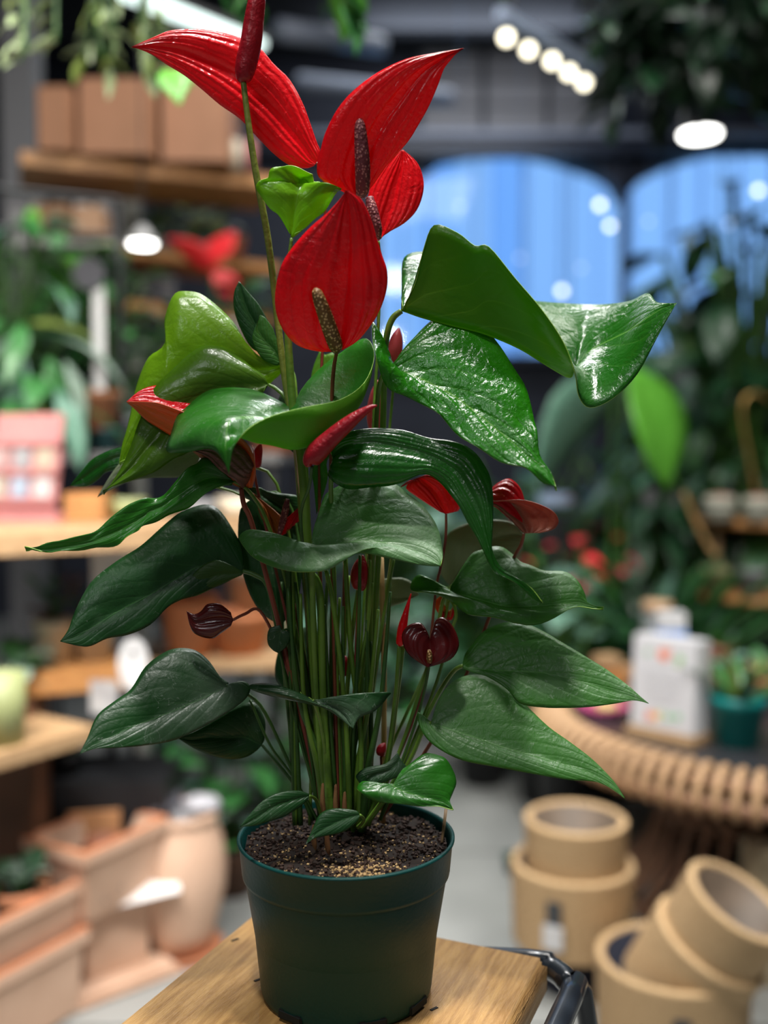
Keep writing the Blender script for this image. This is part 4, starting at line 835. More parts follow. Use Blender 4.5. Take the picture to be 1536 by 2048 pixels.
# black rail frame at left
t = thing('clothes_rail', 'black metal rail frame at the left, in front of the crates shelf', 'rail', (at(100, 900, 2.9).x, 2.9, 0))
RT = at(237, 402, 2.95); RL = at(-60, 372, 2.65)
obj('rail', tubebm([RL, RT], .009, 8, 1), BLACK, t); obj('rail', tubebm([RL-Vector((0, 0, .10)), RT-Vector((0, 0, .10))], .006, 8, 1), BLACK, t)
obj('post', tubebm([RT, (RT.x, RT.y, ZBN)], .010, 8, 1), BLACK, t); obj('post', tubebm([RL, (RL.x, RL.y, 0)], .010, 8, 1), BLACK, t)
for k, (x0, x1, y0, y1) in enumerate(((90, 150, 418, 475), (160, 212, 422, 480))):
    B = at((x0+x1)/2, y1, 3.35); w = (x1-x0)/2000*3.35; h = (y1-y0)/2000*3.35
    tag(obj('carton', boxbm((B.x, 3.35, B.z+h/2), (w, .12, h), bev=.003), mat('carton_%d' % k, ((.22, .11, .05), (.38, .22, .13))[k], .7)), ('dark brown carton on the shelf behind the black rail', 'tan carton on the shelf behind the black rail')[k], 'box')
shelf('pale shelf behind the black rail under two cartons', 'shelf', (30, 476), (236, 482), zat(479, 3.3), .3, .02, mat('shelf_grey', (.3, .3, .28), .7), posts=zat(479, 3.3)-.02, pz0=ZBN)
for k in range(5):
    x = 22+k*44; B = at(x, 395, 3.45); z = zat(479, 3.3)
    tag(obj('packet', boxbm((B.x, 3.52, z+.085), (.055, .05, .17), bev=.006), (GREYP, CREAM, GREYP, WHITE, GREYP)[k]), ('dull grey packet, leftmost in the row behind the black rail', 'cream packet second in the row behind the black rail', 'grey packet in the middle of the row behind the black rail', 'white packet fourth in the row behind the black rail', 'grey packet, last in the row beside the black post')[k], 'packet')

# ------------------------------------------------------------------ left: bank of foliage on a bench
zb = zat(905, 2.75)
shelf('long grey bench carrying the bank of leafy plants at the left', 'bench', (-120, 905), (560, 905), zb, .9, .03, mat('bench_grey', (.12, .12, .12), .6), posts=zb-.03, name='bench')
LEFTP = [
    (20, 2.95, .58, 46, 'lance', ['bg_silver', 'bg_bluish', 'bg_mid'], .22, (-.7, .4), 'silver striped leafy plant at the far left of the bench', None),
    (80, 3.15, .62, 46, 'lance', ['bg_mid', 'bg_bright', 'bg_dark'], .18, (-.5, .7), 'bright green upright plant behind the silver one on the bench', None),
    (150, 3.3, .62, 46, 'wide', ['bg_bright', 'bg_mid', 'bg_silver'], .14, (-.5, .6), 'fresh green bushy plant left of the round black tag', None),
    (225, 3.15, .45, 36, 'wide', ['bg_mid', 'bg_dark', 'bg_silver'], .12, (-.5, .6), 'mid green small leaved plant right of the round black tag', None),
    (70, 2.78, .26, 26, 'lance', ['bg_bluish', 'bg_mid', 'bg_silver'], .26, (-1.2, .0), 'arching variegated plant drooping over the bench front', None),
    (320, 3.3, .42, 34, 'wide', ['bg_dark', 'bg_silver', 'bg_dark'], .12, (-.3, .6), 'silvery dark foliage plant behind the lime leaves', None),
    (-30, 2.8, .34, 24, 'lance', ['bg_dark', 'bg_mid', 'bg_yellow'], .24, (-.9, .3), 'dark arching plant cut by the left picture edge', None)]
for k, (x, Y, H, n, kd, ms, ln, up, lb, pt_) in enumerate(LEFTP):
    B = at(x, 900, Y); plantbg(lb, 'plant', (B.x, Y, zb+.001), H, n, kd, ms, ln, (.07, .11, (GREYPOT, BROWN, BLACK)[k % 3]), up=up, seed=50+k, spread=.38, lower=.1)
# teal and brown pots with the tag
B = at(215, 905, 2.84)
tag(obj('flower_pot', lathebm(potshape(.042, .07), (B.x, 2.84, zb+.001), 24), mat('pot_darkteal', (.01, .05, .055), .5), None, True), 'dark teal pot under the brown pot on the bench', 'pot')
B = at(200, 850, 2.84)
t = thing('flower_pot', 'brown clay pot holding the white stake with a round black tag', 'pot', (B.x, 2.84, zb+.063))
obj('pot', lathebm(potshape(.062, .11), (B.x, 2.84, zb+.063), 24), mat('pot_brown', (.22, .09, .04), .7), t, True)
obj('soil', lathebm([(.055, 0), (0, .003)], (B.x, 2.84, zb+.063+.094), 16), SOIL, t)
T = at(197, 575, 2.84)
t = thing('plant_label', 'white stake with a round black tag standing in the brown pot', 'sign', (B.x, 2.84, zb+.15))
obj('stake', boxbm((T.x, 2.84, (T.z+zb+.16)/2), (.030, .006, T.z-zb-.16)), mat('stake_white', (.55, .55, .55), .5), t)
T = at(178, 548, 2.83)
obj('disc', lathebm([(0, -.004), (.045, -.004), (.045, .004), (0, .004)], T, 24, M=Matrix.Rotation(PI/2, 4, 'X')), mat('tag_black', (.03, .03, .04), .5), t)

# ------------------------------------------------------------------ left: wooden table with cards
zc_ = zat(1050, 2.3)
TT, ta, tb, tu, tv = shelf('wooden display table at the left with pink card rack', 'table', (-160, 1072), (560, 1045), zc_, .42, .05, WOODP, name='display_table', posts=zc_-.05, rear=True)
t = thing('card_rack', 'slanted pink card rack at the far left on the wooden table', 'rack', (at(45, 1050, 2.4).x, 2.42, zc_))
B = at(45, 1050, 2.40)
obj('back_board', boxbm((B.x, 2.43, zc_+.135), (.17, .012, .26), rx=-.25, rz=-.1), PINK, t)
obj('base', boxbm((B.x+.01, 2.40, zc_+.012), (.2, .10, .022), rz=-.1), PINK, t)
for k in range(3):
    obj('shelf_lip', boxbm((B.x, 2.395+.02*k, zc_+.05+k*.07), (.17, .03, .012), rz=-.1), PINK, t)
random.seed(4)
cards = ['ivory', 'pale blue', 'white', 'blush', 'grey', 'cream']
for k in range(6):
    cx_ = B.x-.06+(k % 3)*.055; zz = zc_+.058+(k//3)*.07
    cm = mat('card_%d' % k, tuple(.5*q_ for q_ in ((.7, .66, .55), (.5, .6, .75), (.75, .75, .75), (.72, .5, .48), (.5, .5, .52), (.7, .6, .45))[k]), .6)
    tag(obj('greeting_card', boxbm((cx_, 2.398+.02*(k//3), zz+.026), (.042, .003, .05), rx=-.2, rz=-.1), cm), '%s card in the %s row of the pink rack, %s' % (cards[k], ('lower', 'upper')[k//3], ('at its left', 'in its middle', 'at its right')[k % 3]), 'card')
def opencrate(label, x0, x1, ytop, Y, z0, depth, m, name='wooden_crate'):
    A, B = at(x0, 1000, Y), at(x1, 1000, Y); w = B.x-A.x; h = zat(ytop, Y)-z0; c = Vector(((A.x+B.x)/2, Y+depth/2, z0))
    tt = thing(name, label, 'crate', c)
    obj('bottom', boxbm((c.x, c.y, z0+.005), (w, depth, .008)), m, tt)
    n = max(2, int(h/.035))
    for s in (-1, 1):
        for k in range(n):
            zz = z0+.012+(k+.5)*(h-.012)/n
            obj('slat', boxbm((c.x, c.y+s*(depth/2-.005), zz), (w, .008, (h-.012)/n*.8)), m, tt)
            obj('slat', boxbm((c.x+s*(w/2-.005), c.y, zz), (.008, depth-.02, (h-.012)/n*.8)), m, tt)
    return tt
opencrate('small wooden crate on the table beside the pink rack', 128, 205, 985, 2.38, zc_, .10, WOODO)
# pale things behind the dark leaf on the table
for k, (x, r, h, m, lb) in enumerate(((255, .05, .05, LIME, 'olive green round bowl on the table near the small crate'), (480, .06, .055, CREAM, 'pale bowl on the table behind the dark leaf'), (400, .05, .045, GREYPOT, 'grey bowl on the table behind the long leaf'))):
    B = at(x, 1050, 2.5); tag(obj('bowl', lathebm([(0, 0), (r*.6, 0), (r, h), (r*.92, h), (r*.5, .01), (0, .01)], (B.x, 2.5, zc_+.001), 24), m, None, True), lb, 'bowl')
B = at(555, 985, 3.0)
tag(obj('flower_pot', lathebm(potshape(.085, .10), (B.x, 3.0, zb+.001-.0), 28), mat('pot_orange2', (.52, .17, .07), .7), None, True), 'wide orange clay pot behind the main stems', 'pot').location.z = 0
# ------------------------------------------------------------------ left: lower wooden tray with cream pots
zd = zat(1345, 2.25)
TT, *_ = shelf('wooden tray shelf holding cream pots under the table', 'shelf', (40, 1352), (262, 1335), zd, .34, .05, WOODO, name='tray_shelf', posts=zd-.05, rear=True)
BR = ['bg_maroon', 'bg_dark']
for k, (x, Y, lb) in enumerate(((110, 2.36, 'cream pot with bronze leaved plant, left on the tray shelf'), (190, 2.40, 'cream pot with bronze leaved plant, right on the tray shelf'))):
    B = at(x, 1330, Y); plantbg(lb, 'plant', (B.x, Y, zd+.001), .11, 14, 'round', BR, .045, (.050, .105, CREAM), up=(.1, 1.1), seed=80+k, spread=.5)
# cards and tags hanging at the table front
t = tag(obj('price_card', boxbm((at(235, 1130, 2.28).x, 2.27, zat(1135, 2.27)), (.11, .004, .12), rz=.1), WHITE), 'large white price card hanging below the table edge', 'sign')
B = at(267, 1330, 2.2)
bm = bmesh.new(); add_lathe(bm, [(0, -.002), (.034, -.002), (.034, .002), (0, .002)], (0, 0, 0), 28, M=Matrix.Rotation(PI/2, 4, 'X'))
for v_ in bm.verts: v_.co.z *= 1.75; v_.co += B
t = thing('hang_tag', 'white oval hanging tag with a dark eyelet by the tray shelf', 'tag', B); obj('card', bm, WHITE, t)
obj('eyelet', lathebm([(0, -.003), (.007, -.003), (.007, .003), (0, .003)], B+Vector((0, -.001, .03)), 12, M=Matrix.Rotation(PI/2, 4, 'X')), BLACK, t)
obj('string', tubebm([B+Vector((0, 0, .05)), B+Vector((0, .02, .12))], .0015, 5, 1), BLACK, t)
tag(obj('price_card', boxbm(at(208, 1395, 2.2), (.065, .004, .075), rz=-.2), GREYP), 'small grey printed card under the oval tag', 'sign')
# terracotta and cream planters with plant behind the maroon flower
B = at(440, 1310, 2.5); zo = zat(1320, 2.5)
shelf('low wooden shelf behind the maroon bud holding orange pots', 'shelf', (270, 1322), (600, 1318), zo, .32, .03, WOODP, posts=zo-.03, rear=True)
for k, (x, Y, r, h, m, lb) in enumerate(((380, 2.56, .075, .15, mat('pot_orange3', (.60, .22, .09), .7), 'orange clay pot standing at the left behind the chestnut flower'), (480, 2.60, .085, .11, mat('pot_orange4', (.55, .20, .08), .7), 'low orange clay pot behind the chestnut flower'),
                                     (520, 2.75, .10, .22, CREAM, 'tall cream pot behind the orange clay pots'))):
    B = at(x, 1300, Y); tag(obj('flower_pot', lathebm(potshape(r, h, .7), (B.x, Y, zo+.001), 28), m, None, True), lb, 'pot')
B = at(330, 1310, 2.56); plantbg('small plant with one pink flower beside the orange pots', 'plant', (B.x, 2.56, zo+.001), .09, 6, 'heart', ['bg_bluish', 'bg_silver'], .07, (.03, .05, GREYPOT), up=(.3, 1.2), seed=90, flowers=(1, 'bg_rose', .8))
# pale shelf plank lower left with rounded pot
zs = zat(1500, 1.95)
shelf('pale wooden bench board at the lower left edge', 'bench', (-80, 1530), (195, 1452), zs, .30, .035, WOODP, name='bench', posts=zs-.035, rear=True)
B = at(-5, 1490, 1.98); tag(obj('planter', lathebm([(0, 0), (.045, 0), (.05, .14), (.044, .14), (.04, .02), (0, .02)], (B.x, 2.0, zs+.001), 28), LIME, None, True), 'pale lime cylinder pot at the left picture edge', 'pot')
tag(obj('orange_bowl', lathebm([(0, 0), (.03, 0), (.036, .02), (.03, .02), (0, .01)], (B.x, 2.0, zs+.022), 20), TERRA, None, True), 'small orange dish lying in the lime cylinder pot', 'dish')
for k, (x, Y, c, lb) in enumerate(((130, 2.2, 'bg_mid', 'dark green broad leaved plant between tray shelf and bench board'), (25, 2.25, 'bg_silver', 'pale edged leafy plant at the left edge under the pink rack'))):
    Y = (2.40, 2.25)[k]; B = at(x, (1480, 1330)[k], Y); plantbg(lb, 'plant', (B.x, Y, (zat(1560, 2.35)+.001, zd-.06)[k]), (.05, .06)[k], (7, 16)[k], 'wide', [c, 'bg_mid'], (.13, .10)[k], (.04, .05, BLACK), up=(-.1, .9), seed=95+k)
tag(obj('plinth', boxbm((at(100, 1500, 2.35).x, 2.45, (zat(1560, 2.35))/2), (.55, .22, zat(1560, 2.35)-.001)), BLACK), 'long black plinth behind the terracotta troughs', 'plinth')
# support under the left edge plant
B = at(25, 1330, 2.25); tag(obj('plant_stand', boxbm((B.x, 2.25, (zd-.061)/2), (.12, .12, zd-.061)), BROWN), 'square brown plinth under the pale edged plant', 'stand')
# leafy silver green plants standing on the floor behind the pot
for k, (x, Y, H, n, kd, ms, ln, lb) in enumerate(((545, 2.9, .52, 30, 'heart', ['bg_bluish', 'bg_silver', 'bg_mid'], .12, 'blue green bushy plant on the floor behind the pot'), (460, 2.75, .40, 26, 'heart', ['bg_bluish', 'bg_mid'], .12, 'bluish bushy plant on the floor behind the urn'),
        (350, 3.0, .55, 22, 'strap', ['bg_mid', 'bg_dark'], .3, 'upright strap leaved plant behind the mulch sacks'), (610, 3.2, .62, 24, 'heart', ['bg_silver', 'bg_bluish'], .14, 'taller silver green plant behind the main stems'),
        (700, 3.6, .70, 24, 'heart', ['bg_dark', 'bg_mid'], .15, 'dark green floor plant farther behind the stems'))):
    B = at(x, 1700, Y); plantbg(lb, 'plant', (B.x, Y, .002), H, n, kd, ms, ln, (.08, .13, BROWN), up=(-.3, .6), seed=120+k, lower=.05, spread=.45)

# ------------------------------------------------------------------ lower left: terracotta troughs and urn
def trough(label, p1, p2, z, wid, h, flare=.035, rim=.028, name='trough'):
    """rectangular terracotta planter: its right long top edge runs p1 (near) to p2 (far) at height z"""
    a, b = atz(*p1, z), atz(*p2, z); u = b-a; Ln = u.length; u.normalize(); v = Vector((u.y, -u.x, 0))
    if v.x > 0: v = -v
    c = (a+b)/2+v*wid/2; c.z = z-h
    t = thing(name, label, 'planter', c)
    def ring(l, w_, zz): return [c+u*(sx*l/2)+v*(sy*w_/2)+Vector((0, 0, zz)) for sx, sy in ((1, 1), (-1, 1), (-1, -1), (1, -1))]
    rings = [ring(Ln-2*flare, wid-2*flare, 0), ring(Ln-.02, wid-.02, h-rim), ring(Ln, wid, h-rim), ring(Ln, wid, h), ring(Ln-.035, wid-.035, h), ring(Ln-2*flare-.03, wid-2*flare-.03, .02)]
    bm = bmesh.new(); R = [[bm.verts.new(p) for p in r] for r in rings]
    for i in range(len(R)-1):
        for k in range(4): bm.faces.new((R[i][k], R[i][(k+1) % 4], R[i+1][(k+1) % 4], R[i+1][k]))
    bm.faces.new(R[0][::-1]); bm.faces.new(R[-1]); bmesh.ops.recalc_face_normals(bm, faces=bm.faces)
    bmesh.ops.bevel(bm, geom=[e for e in bm.edges], offset=.004, segments=2, affect='EDGES')
    obj('body', bm, TERRAP, t)
    bm = bmesh.new(); I = [[bm.verts.new(p) for p in ring(Ln-.002, wid-.002, h+.001)], [bm.verts.new(p) for p in ring(Ln-.034, wid-.034, h+.001)], [bm.verts.new(p) for p in ring(Ln-.034, wid-.034, h-.004)], [bm.verts.new(p) for p in ring(Ln-.002, wid-.002, h-.004)]]
    for i in range(4):
        for k in range(4): bm.faces.new((I[i][k], I[i][(k+1) % 4], I[(i+1) % 4][(k+1) % 4], I[(i+1) % 4][k]))
    obj('rim', bm, TERRA, t)
    return t, c, u, v, Ln
t1 = trough('square terracotta trough at the back, filled with dark pots and bark', (171, 1712), (341, 1634), .37, .20, .17)
t2 = trough('long pale terracotta trough running out of the left edge', (-60, 1874), (196, 1746), .30, .16, .16)
t3 = trough('square terracotta planter with the white paper on it', (165, 1832), (312, 1786), .19, .16, .165, .012, .025)
t4 = trough('front terracotta trough at the lower left corner', (-60, 1985), (182, 1854), .19, .20, .185, .02, .03)
# supports: plinths below raised troughs
for (tt, z, lb) in ((t1, .17, 'hidden low brown plinth under the back trough'), (t2, .17, 'hidden low brown plinth under the long pale trough')):
    c, u, v, Ln = tt[1:]; rz = math.atan2(u.y, u.x)
    tag(obj('plinth', boxbm((c.x+v.x*.06+u.x*.03, c.y+v.y*.06+u.y*.03+.03, c.z/2), (Ln*.35, .05, c.z-.001), rz=rz), BROWN), lb.replace('hidden ', ''), 'plinth')
# stacked saucers under the square planter
c, u, v, Ln = t3[1:]; rz = math.atan2(u.y, u.x)
for k in range(2):
    cc = c-Vector((0, 0, .004+0))
    tag(obj('saucer', boxbm((c.x+.01, c.y-.02, .005+.013*k+.004), (Ln+.09-.02*k, .22-.01*k, .012), rz=rz, bev=.003), TERRAP), ('square clay saucer lowest under the square planter', 'square clay saucer directly below the square planter')[k], 'saucer')
B = atz(296, 1775, .20)
tag(obj('paper_sheet', boxbm((B.x-.01, B.y-.01, .222), (.155, .15, .0015), rz=.35, rx=.22, ry=-.12), mat('sheet_white', (.85, .85, .85), .6)), 'white sheet of paper lying on the square planter', 'paper')
# things in the back trough
c, u, v, Ln = t1[1:]
random.seed(9)
fill = [(-.06, .0, .05, .07, BROWN, 'dark brown pot in the back trough near its left end'), (.0, -.02, .045, .085, mat('pot_rust', (.28, .10, .05), .6), 'rust coloured pot in the middle of the back trough'), (.06, .01, .03, .06, BLACK, 'small black pot at the right of the back trough')]
for (a_, b_, r, h, m, lb) in fill:
    p = c+u*a_+v*b_; tag(obj('flower_pot', lathebm(potshape(r, h*1.5), (p.x, p.y, c.z+.022), 20), m, None, True), lb, 'pot')
bm = bmesh.new()
for i in range(160):
    p = c+u*random.uniform(-.5, .5)*(Ln-.12)+v*random.uniform(-.07, .07); s = random.uniform(.008, .020)
    add_box(bm, (p.x, p.y, c.z+.03+random.random()*.035), (s, s*.7, s*.5), rz=random.random()*3, rx=random.random()*2)
tag(obj('bark_chips', bm, mat('bark', (.14, .06, .035), .9, (.35, .3, .28), 90)), 'loose bark chips filling the back trough', 'bark', kind='stuff')
tag(obj('bark_back', boxbm((c.x-.03, c.y+.075, c.z+.10), (.12, .010, .16), rz=.2), mat('board_orange', (.55, .27, .12), .7)), 'orange brown board standing in the back trough', 'board')
# plant pots standing at the far lower left on the long trough
c, u, v, Ln = t2[1:]
for k, (a_, ms, lb, mm) in enumerate(((.02, ['bg_silver', 'bg_dark'], 'silver leaved succulent in the long pale trough', TERRA), (-.12, ['bg_dark', 'bg_silver'], 'dark rosette plant in the long pale trough near the left edge', GREYPOT))):
    p = c+u*a_; plantbg(lb, 'plant', (p.x, p.y, c.z+.022), .05, 14, 'round', ms, .06, (.06, .15, mm), up=(.2, 1.1), seed=140+k, spread=.6, name='succulent')
# urn
zu = 0.02; B = atz(362, 1888, zu)
t = thing('urn', 'tall rounded terracotta urn on the floor left of the pot', 'urn', (B.x, B.y, 0))
s = 1.0
pr_ = [(0, 0), (.070, 0), (.085, .05), (.108, .14), (.112, .20), (.104, .26), (.090, .30), (.088, .315), (.094, .32), (.094, .335), (.082, .335), (.078, .30), (.09, .2), (0, .18)]
obj('body', lathebm(pr_, (B.x, B.y, .022), 48), TERRAP, t, True)
obj('mulch', lathebm([(.08, 0), (.05, .012), (0, .02)], (B.x, B.y, .022+.318), 24), mat('mulch', (.05, .05, .055), .9, (.4, .4, .42), 70, 1, 80), t)
tag(obj('saucer', lathebm([(0, 0), (.092, 0), (.104, .02), (.098, .02), (.088, .006), (0, .006)], (B.x, B.y, .002), 40), TERRA, None, True), 'round clay saucer under the terracotta urn', 'saucer')
p = at(412, 1590, B.y)
bm = bmesh.new(); bmesh.ops.create_icosphere(bm, subdivisions=3, radius=1)
for v_ in bm.verts: v_.co = Vector((v_.co.x*.045, v_.co.y*.045, v_.co.z*.02))*(1+.25*noise.noise(v_.co*3))+Vector((p.x-.01, B.y, .022+.335+.014))
tag(obj('crumpled_cloth', bm, mat('cloth_white', (.6, .6, .64), .8, (.3, .3, .34), 30), None, True), 'crumpled whitish cloth lying on the urn top', 'cloth')
bm = bmesh.new()
for i in range(26):
    add_box(bm, (B.x-.06+random.uniform(-.06, .05), B.y+random.uniform(-.05, .05), .022+.343+random.random()*.02), (.05, .014, .008), rz=random.random()*3, rx=random.uniform(-.4, .4))
tag(obj('slate_pieces', bm, mat('slate_bits', (.10, .10, .12), .7)), 'dark slate pieces piled at the left of the urn top', 'slate', kind='stuff')

# ------------------------------------------------------------------ right: rattan table
tz = .50; TC = Vector((1.13, 2.74, 0)); TR = .68
RAT = mat('rattan', (.52, .33, .18), .6, (.42, .25, .13), 40, .4, 120); STRUT = mat('strut_brown', (.26, .13, .08), .6, (.36, .20, .12), 15)
t = thing('rattan_table', 'round rattan table at the right with looped rim and brown struts', 'table', (TC.x, TC.y, 0))
obj('table_top', lathebm([(0, -.01), (TR-.05, -.01), (TR-.05, 0), (0, 0)], (TC.x, TC.y, tz), 72), mat('table_glass', (.03, .03, .035), .18), t)
def circ(r, z, n=64): return [Vector((TC.x+r*math.cos(2*PI*k/n), TC.y+r*math.sin(2*PI*k/n), z)) for k in range(n+1)]
obj('rim', tubebm(circ(TR-.035, tz-.018), .015, 10, 1, cap=False), STRUT, t, True); obj('rim', tubebm(circ(TR+.002, tz-.058), .014, 10, 1, cap=False), STRUT, t, True)
lm = None
for k in range(104):
    a = 2*PI*k/104
    if lm is None:
        bm = bmesh.new(); add_tube(bm, [(-.075, 0, -.004), (-.045, 0, .016), (-.005, 0, .014), (.022, 0, -.02), (.026, 0, -.062), (.0, 0, -.078)], [.009, .011, .011, .011, .011, .009], 7, 2)
        lm = bpy.data.meshes.new('loop'); bm.to_mesh(lm); bm.free(); lm.materials.append(RAT)
        for p in lm.polygons: p.use_smooth = True
    o = link('loop', lm, t); o.matrix_local = Matrix.Translation((TR*math.cos(a), TR*math.sin(a), tz)) @ Matrix.Rotation(a, 4, 'Z')
for k in range(72):
    a = 2*PI*k/72
    tw = .10*(1 if k % 2 else -1)
    p0 = Vector((TC.x+(TR-.03)*math.cos(a), TC.y+(TR-.03)*math.sin(a), tz-.07)); p1 = Vector((TC.x+.34*math.cos(a+tw), TC.y+.34*math.sin(a+tw), .25)); p2 = Vector((TC.x+.46*math.cos(a+2*tw), TC.y+.46*math.sin(a+2*tw), .0+.012))
    obj('strut', tubebm([p0, p1, p2], .009, 6, 2), STRUT, t, True)
obj('base_ring', tubebm(circ(.47, .012), .012, 8, 1, cap=False), STRUT, t, True)
# sign card block on a wooden foot
a = atz(1248, 1470, tz); b = atz(1385, 1500, tz); u = (b-a).normalized(); v = Vector((-u.y, u.x, 0)); Wd = (b-a).length; rz = math.atan2(u.y, u.x)
ctr_ = (a+b)/2+v*.05
t = thing('sign_stand', 'white printed sign with flower drawings on a wooden foot, rattan table', 'sign', (ctr_.x, ctr_.y, tz+.001))
obj('foot', boxbm((ctr_.x, ctr_.y, tz+.012), (Wd, .10, .022), rz=rz, bev=.002), WOODP, t)
hS = .235
sh_ = mat('sign_white', (.62, .62, .65), .5)
obj('card_stack', boxbm((ctr_+v*.01+Vector((0, 0, .012+hS/2+.012))), (Wd*.92, .075, hS), rz=rz, rx=-.06, bev=.003), sh_, t)
Mx = Matrix.Translation(ctr_+v*.01+Vector((0, 0, .012+hS/2+.012))) @ Matrix.Rotation(rz, 4, 'Z') @ Matrix.Rotation(-.06, 4, 'X')
random.seed(21)
for (px_, pz_, r, col) in ((0, .075, .016, (.85, .25, .15)), (.012, .083, .009, (.8, .4, .3)), (.045, .07, .010, (.25, .5, .2)), (-.045, .075, .008, (.3, .5, .3)), (.04, .055, .006, (.4, .55, .2)), (-.03, -.085, .012, (.85, .25, .1)), (-.012, -.083, .009, (.9, .6, .1)), (.02, -.08, .009, (.25, .55, .3)), (.045, -.075, .010, (.3, .55, .35)), (.0, -.07, .005, (.4, .6, .3))):
    cc = Mx @ Vector((px_, -.0385, pz_))
    obj('printed_flower', lathebm([(0, -.0006), (r, -.0006), (r, .0006), (0, .0006)], cc, 9, M=Matrix.Rotation(rz, 4, 'Z') @ Matrix.Rotation(PI/2-.06, 4, 'X')), mat('ink_%d' % int(col[0]*100+col[1]*1000), col, .6), t)
for k in range(5):
    cc = Mx @ Vector((0, -.0385, .03-k*.018)); obj('text_line', boxbm(cc, (Wd*(.5, .6, .45, .55, .3)[k], .0012, .004), rz=rz, rx=-.06), mat('ink_grey', (.55, .55, .58), .6), t)
# teal pot with snake plant
def at_t(x, y): return atz(x, y, tz)
B = at_t(1487, 1500); 
plantbg('teal plastic pot with yellow edged snake plant on the rattan table', 'plant', (B.x, B.y+.04, tz+.001), .17, 13, 'strap', ['bg_dark', 'bg_yellow', 'bg_mid'], .17, (.066, .125, TEAL), up=(.7, 1.45), seed=200, wsc=1.9, name='snake_plant')
# jars, blocks, dish behind the sign
B = at_t(1312, 1400)
t = thing('jar', 'tall glass jar with cork lid behind the sign', 'jar', (B.x, B.y, tz+.001))
gm = mat('jar_glass', (.18, .2, .2), .08, coat=.5)
obj('body', lathebm([(0, 0), (.042, 0), (.044, .01), (.044, .25), (.036, .262), (0, .262)], (B.x, B.y, tz+.001), 24), gm, t, True); obj('cork', lathebm([(0, 0), (.040, 0), (.043, .03), (0, .03)], (B.x, B.y, tz+.264), 20), mat('cork', (.48, .31, .18), .8), t, True)
B = at_t(1338, 1430)
t = thing('tin_box', 'white and blue box standing tall behind the sign', 'box', (B.x, B.y, tz+.001))
obj('body', boxbm((B.x, B.y, tz+.145), (.075, .05, .288), bev=.003), WHITE, t); obj('blue_band', boxbm((B.x, B.y, tz+.225), (.077, .052, .035)), mat('band_blue', (.12, .30, .75), .5), t)
for k, (x, y, h0, h, w_, lb) in enumerate(((1222, 1408, 0, .055, .095, 'wooden block lowest of the stack left of the sign'), (1222, 1408, .056, .05, .08, 'wooden block in the middle of the stack left of the sign'), (1212, 1408, .107, .035, .075, 'wooden block topmost of the stack left of the sign'))):
    B = at_t(x, y); tag(obj('wooden_block', boxbm((B.x, B.y, tz+.001+h0+h/2), (w_, .06, h), rz=.2*k, bev=.006), (WOODP, WOODO, WOODP)[k]), lb, 'block')
B = at_t(1205, 1425)
tag(obj('dish', lathebm([(0, 0), (.05, 0), (.075, .022), (.07, .024), (.048, .005), (0, .005)], (B.x, B.y, tz+.001), 30), mat('dish_pink', (.5, .08, .22), .4), None, True), 'pink dish at the left end of the rattan table', 'dish')
tag(obj('yellow_soap', lathebm([(0, 0), (.03, .002), (.034, .014), (.02, .024), (0, .026)], (B.x+.01, B.y, tz+.008), 16), mat('soap', (.65, .55, .2), .5), None, True), 'pale yellow soap lying in the pink dish', 'soap')
for k, (x, y, c, pm, lb) in enumerate(((1460, 1400, ['bg_mid', 'bg_bluish'], TERRA, 'small green plant in clay pot behind the teal pot'), (1520, 1400, ['bg_silver', 'bg_mid'], TERRA, 'small silvery plant in clay pot at the right edge of the table'), (1440, 1330, ['bg_bright', 'bg_mid'], mat('pot_salmon', (.55, .25, .18), .6), 'little bright plant in salmon pot at the back of the table'))):
    B = at_t(x, y); plantbg(lb, 'plant', (B.x, B.y, tz+.001), .06, 12, 'round', c, .05, (.045, .07, pm), up=(0, 1), seed=210+k)

# right: tiered wooden plant stand behind
SCX = at(1610, 1000, 3.6).x; SY = 3.80; t = thing('tiered_stand', 'round tiered wooden plant stand at the right edge', 'stand', (SCX, SY, 0))
zA, zB_ = zat(1045, 3.48), zat(1200, 3.48)
for z, r in ((zA, .33), (zB_, .36), (zB_-.45, .36)):
    obj('tier', lathebm([(0, 0), (r, 0), (r+.006, .012), (r, .026), (0, .026)], (SCX, SY, z-.026), 48), WOODO, t, True)
for a_ in (3.4, 4.6, 5.6, 1.5):
    obj('post', tubebm([(SCX+.28*math.cos(a_), SY+.28*math.sin(a_), 0), (SCX+.28*math.cos(a_), SY+.28*math.sin(a_), zA+.0-.03)], .012, 8, 1), WOODP, t)
for k, (x, Y) in enumerate(((1440, 3.62), (1520, 3.56))):
    B = at(x, 1020, Y); tt = thing('flower_pot', ('round striped pot filled with gravel, left on the top tier', 'round striped pot filled with gravel, right on the top tier')[k], 'pot', (B.x, Y, zA+.001))
    obj('body', lathebm([(0, 0), (.055, 0), (.058, .085), (.052, .085), (.05, .07), (0, .07)], (B.x, Y, zA+.001), 28), mat('pot_stone', (.42, .42, .34), .6), tt, True)
    for q in range(2): obj('stripe', lathebm([(.0565+.0006*q, 0), (.0595, .001), (.0595, .011), (.0565, .012)], (B.x, Y, zA+.022+q*.03), 28), mat('stripe_dark', (.12, .12, .10), .6), tt, True)
    obj('gravel', lathebm([(.05, 0), (.03, .012), (0, .016)], (B.x, Y, zA+.08), 20), mat('gravel_pink', (.6, .32, .25), .9, (.5, .22, .16), 120), tt)
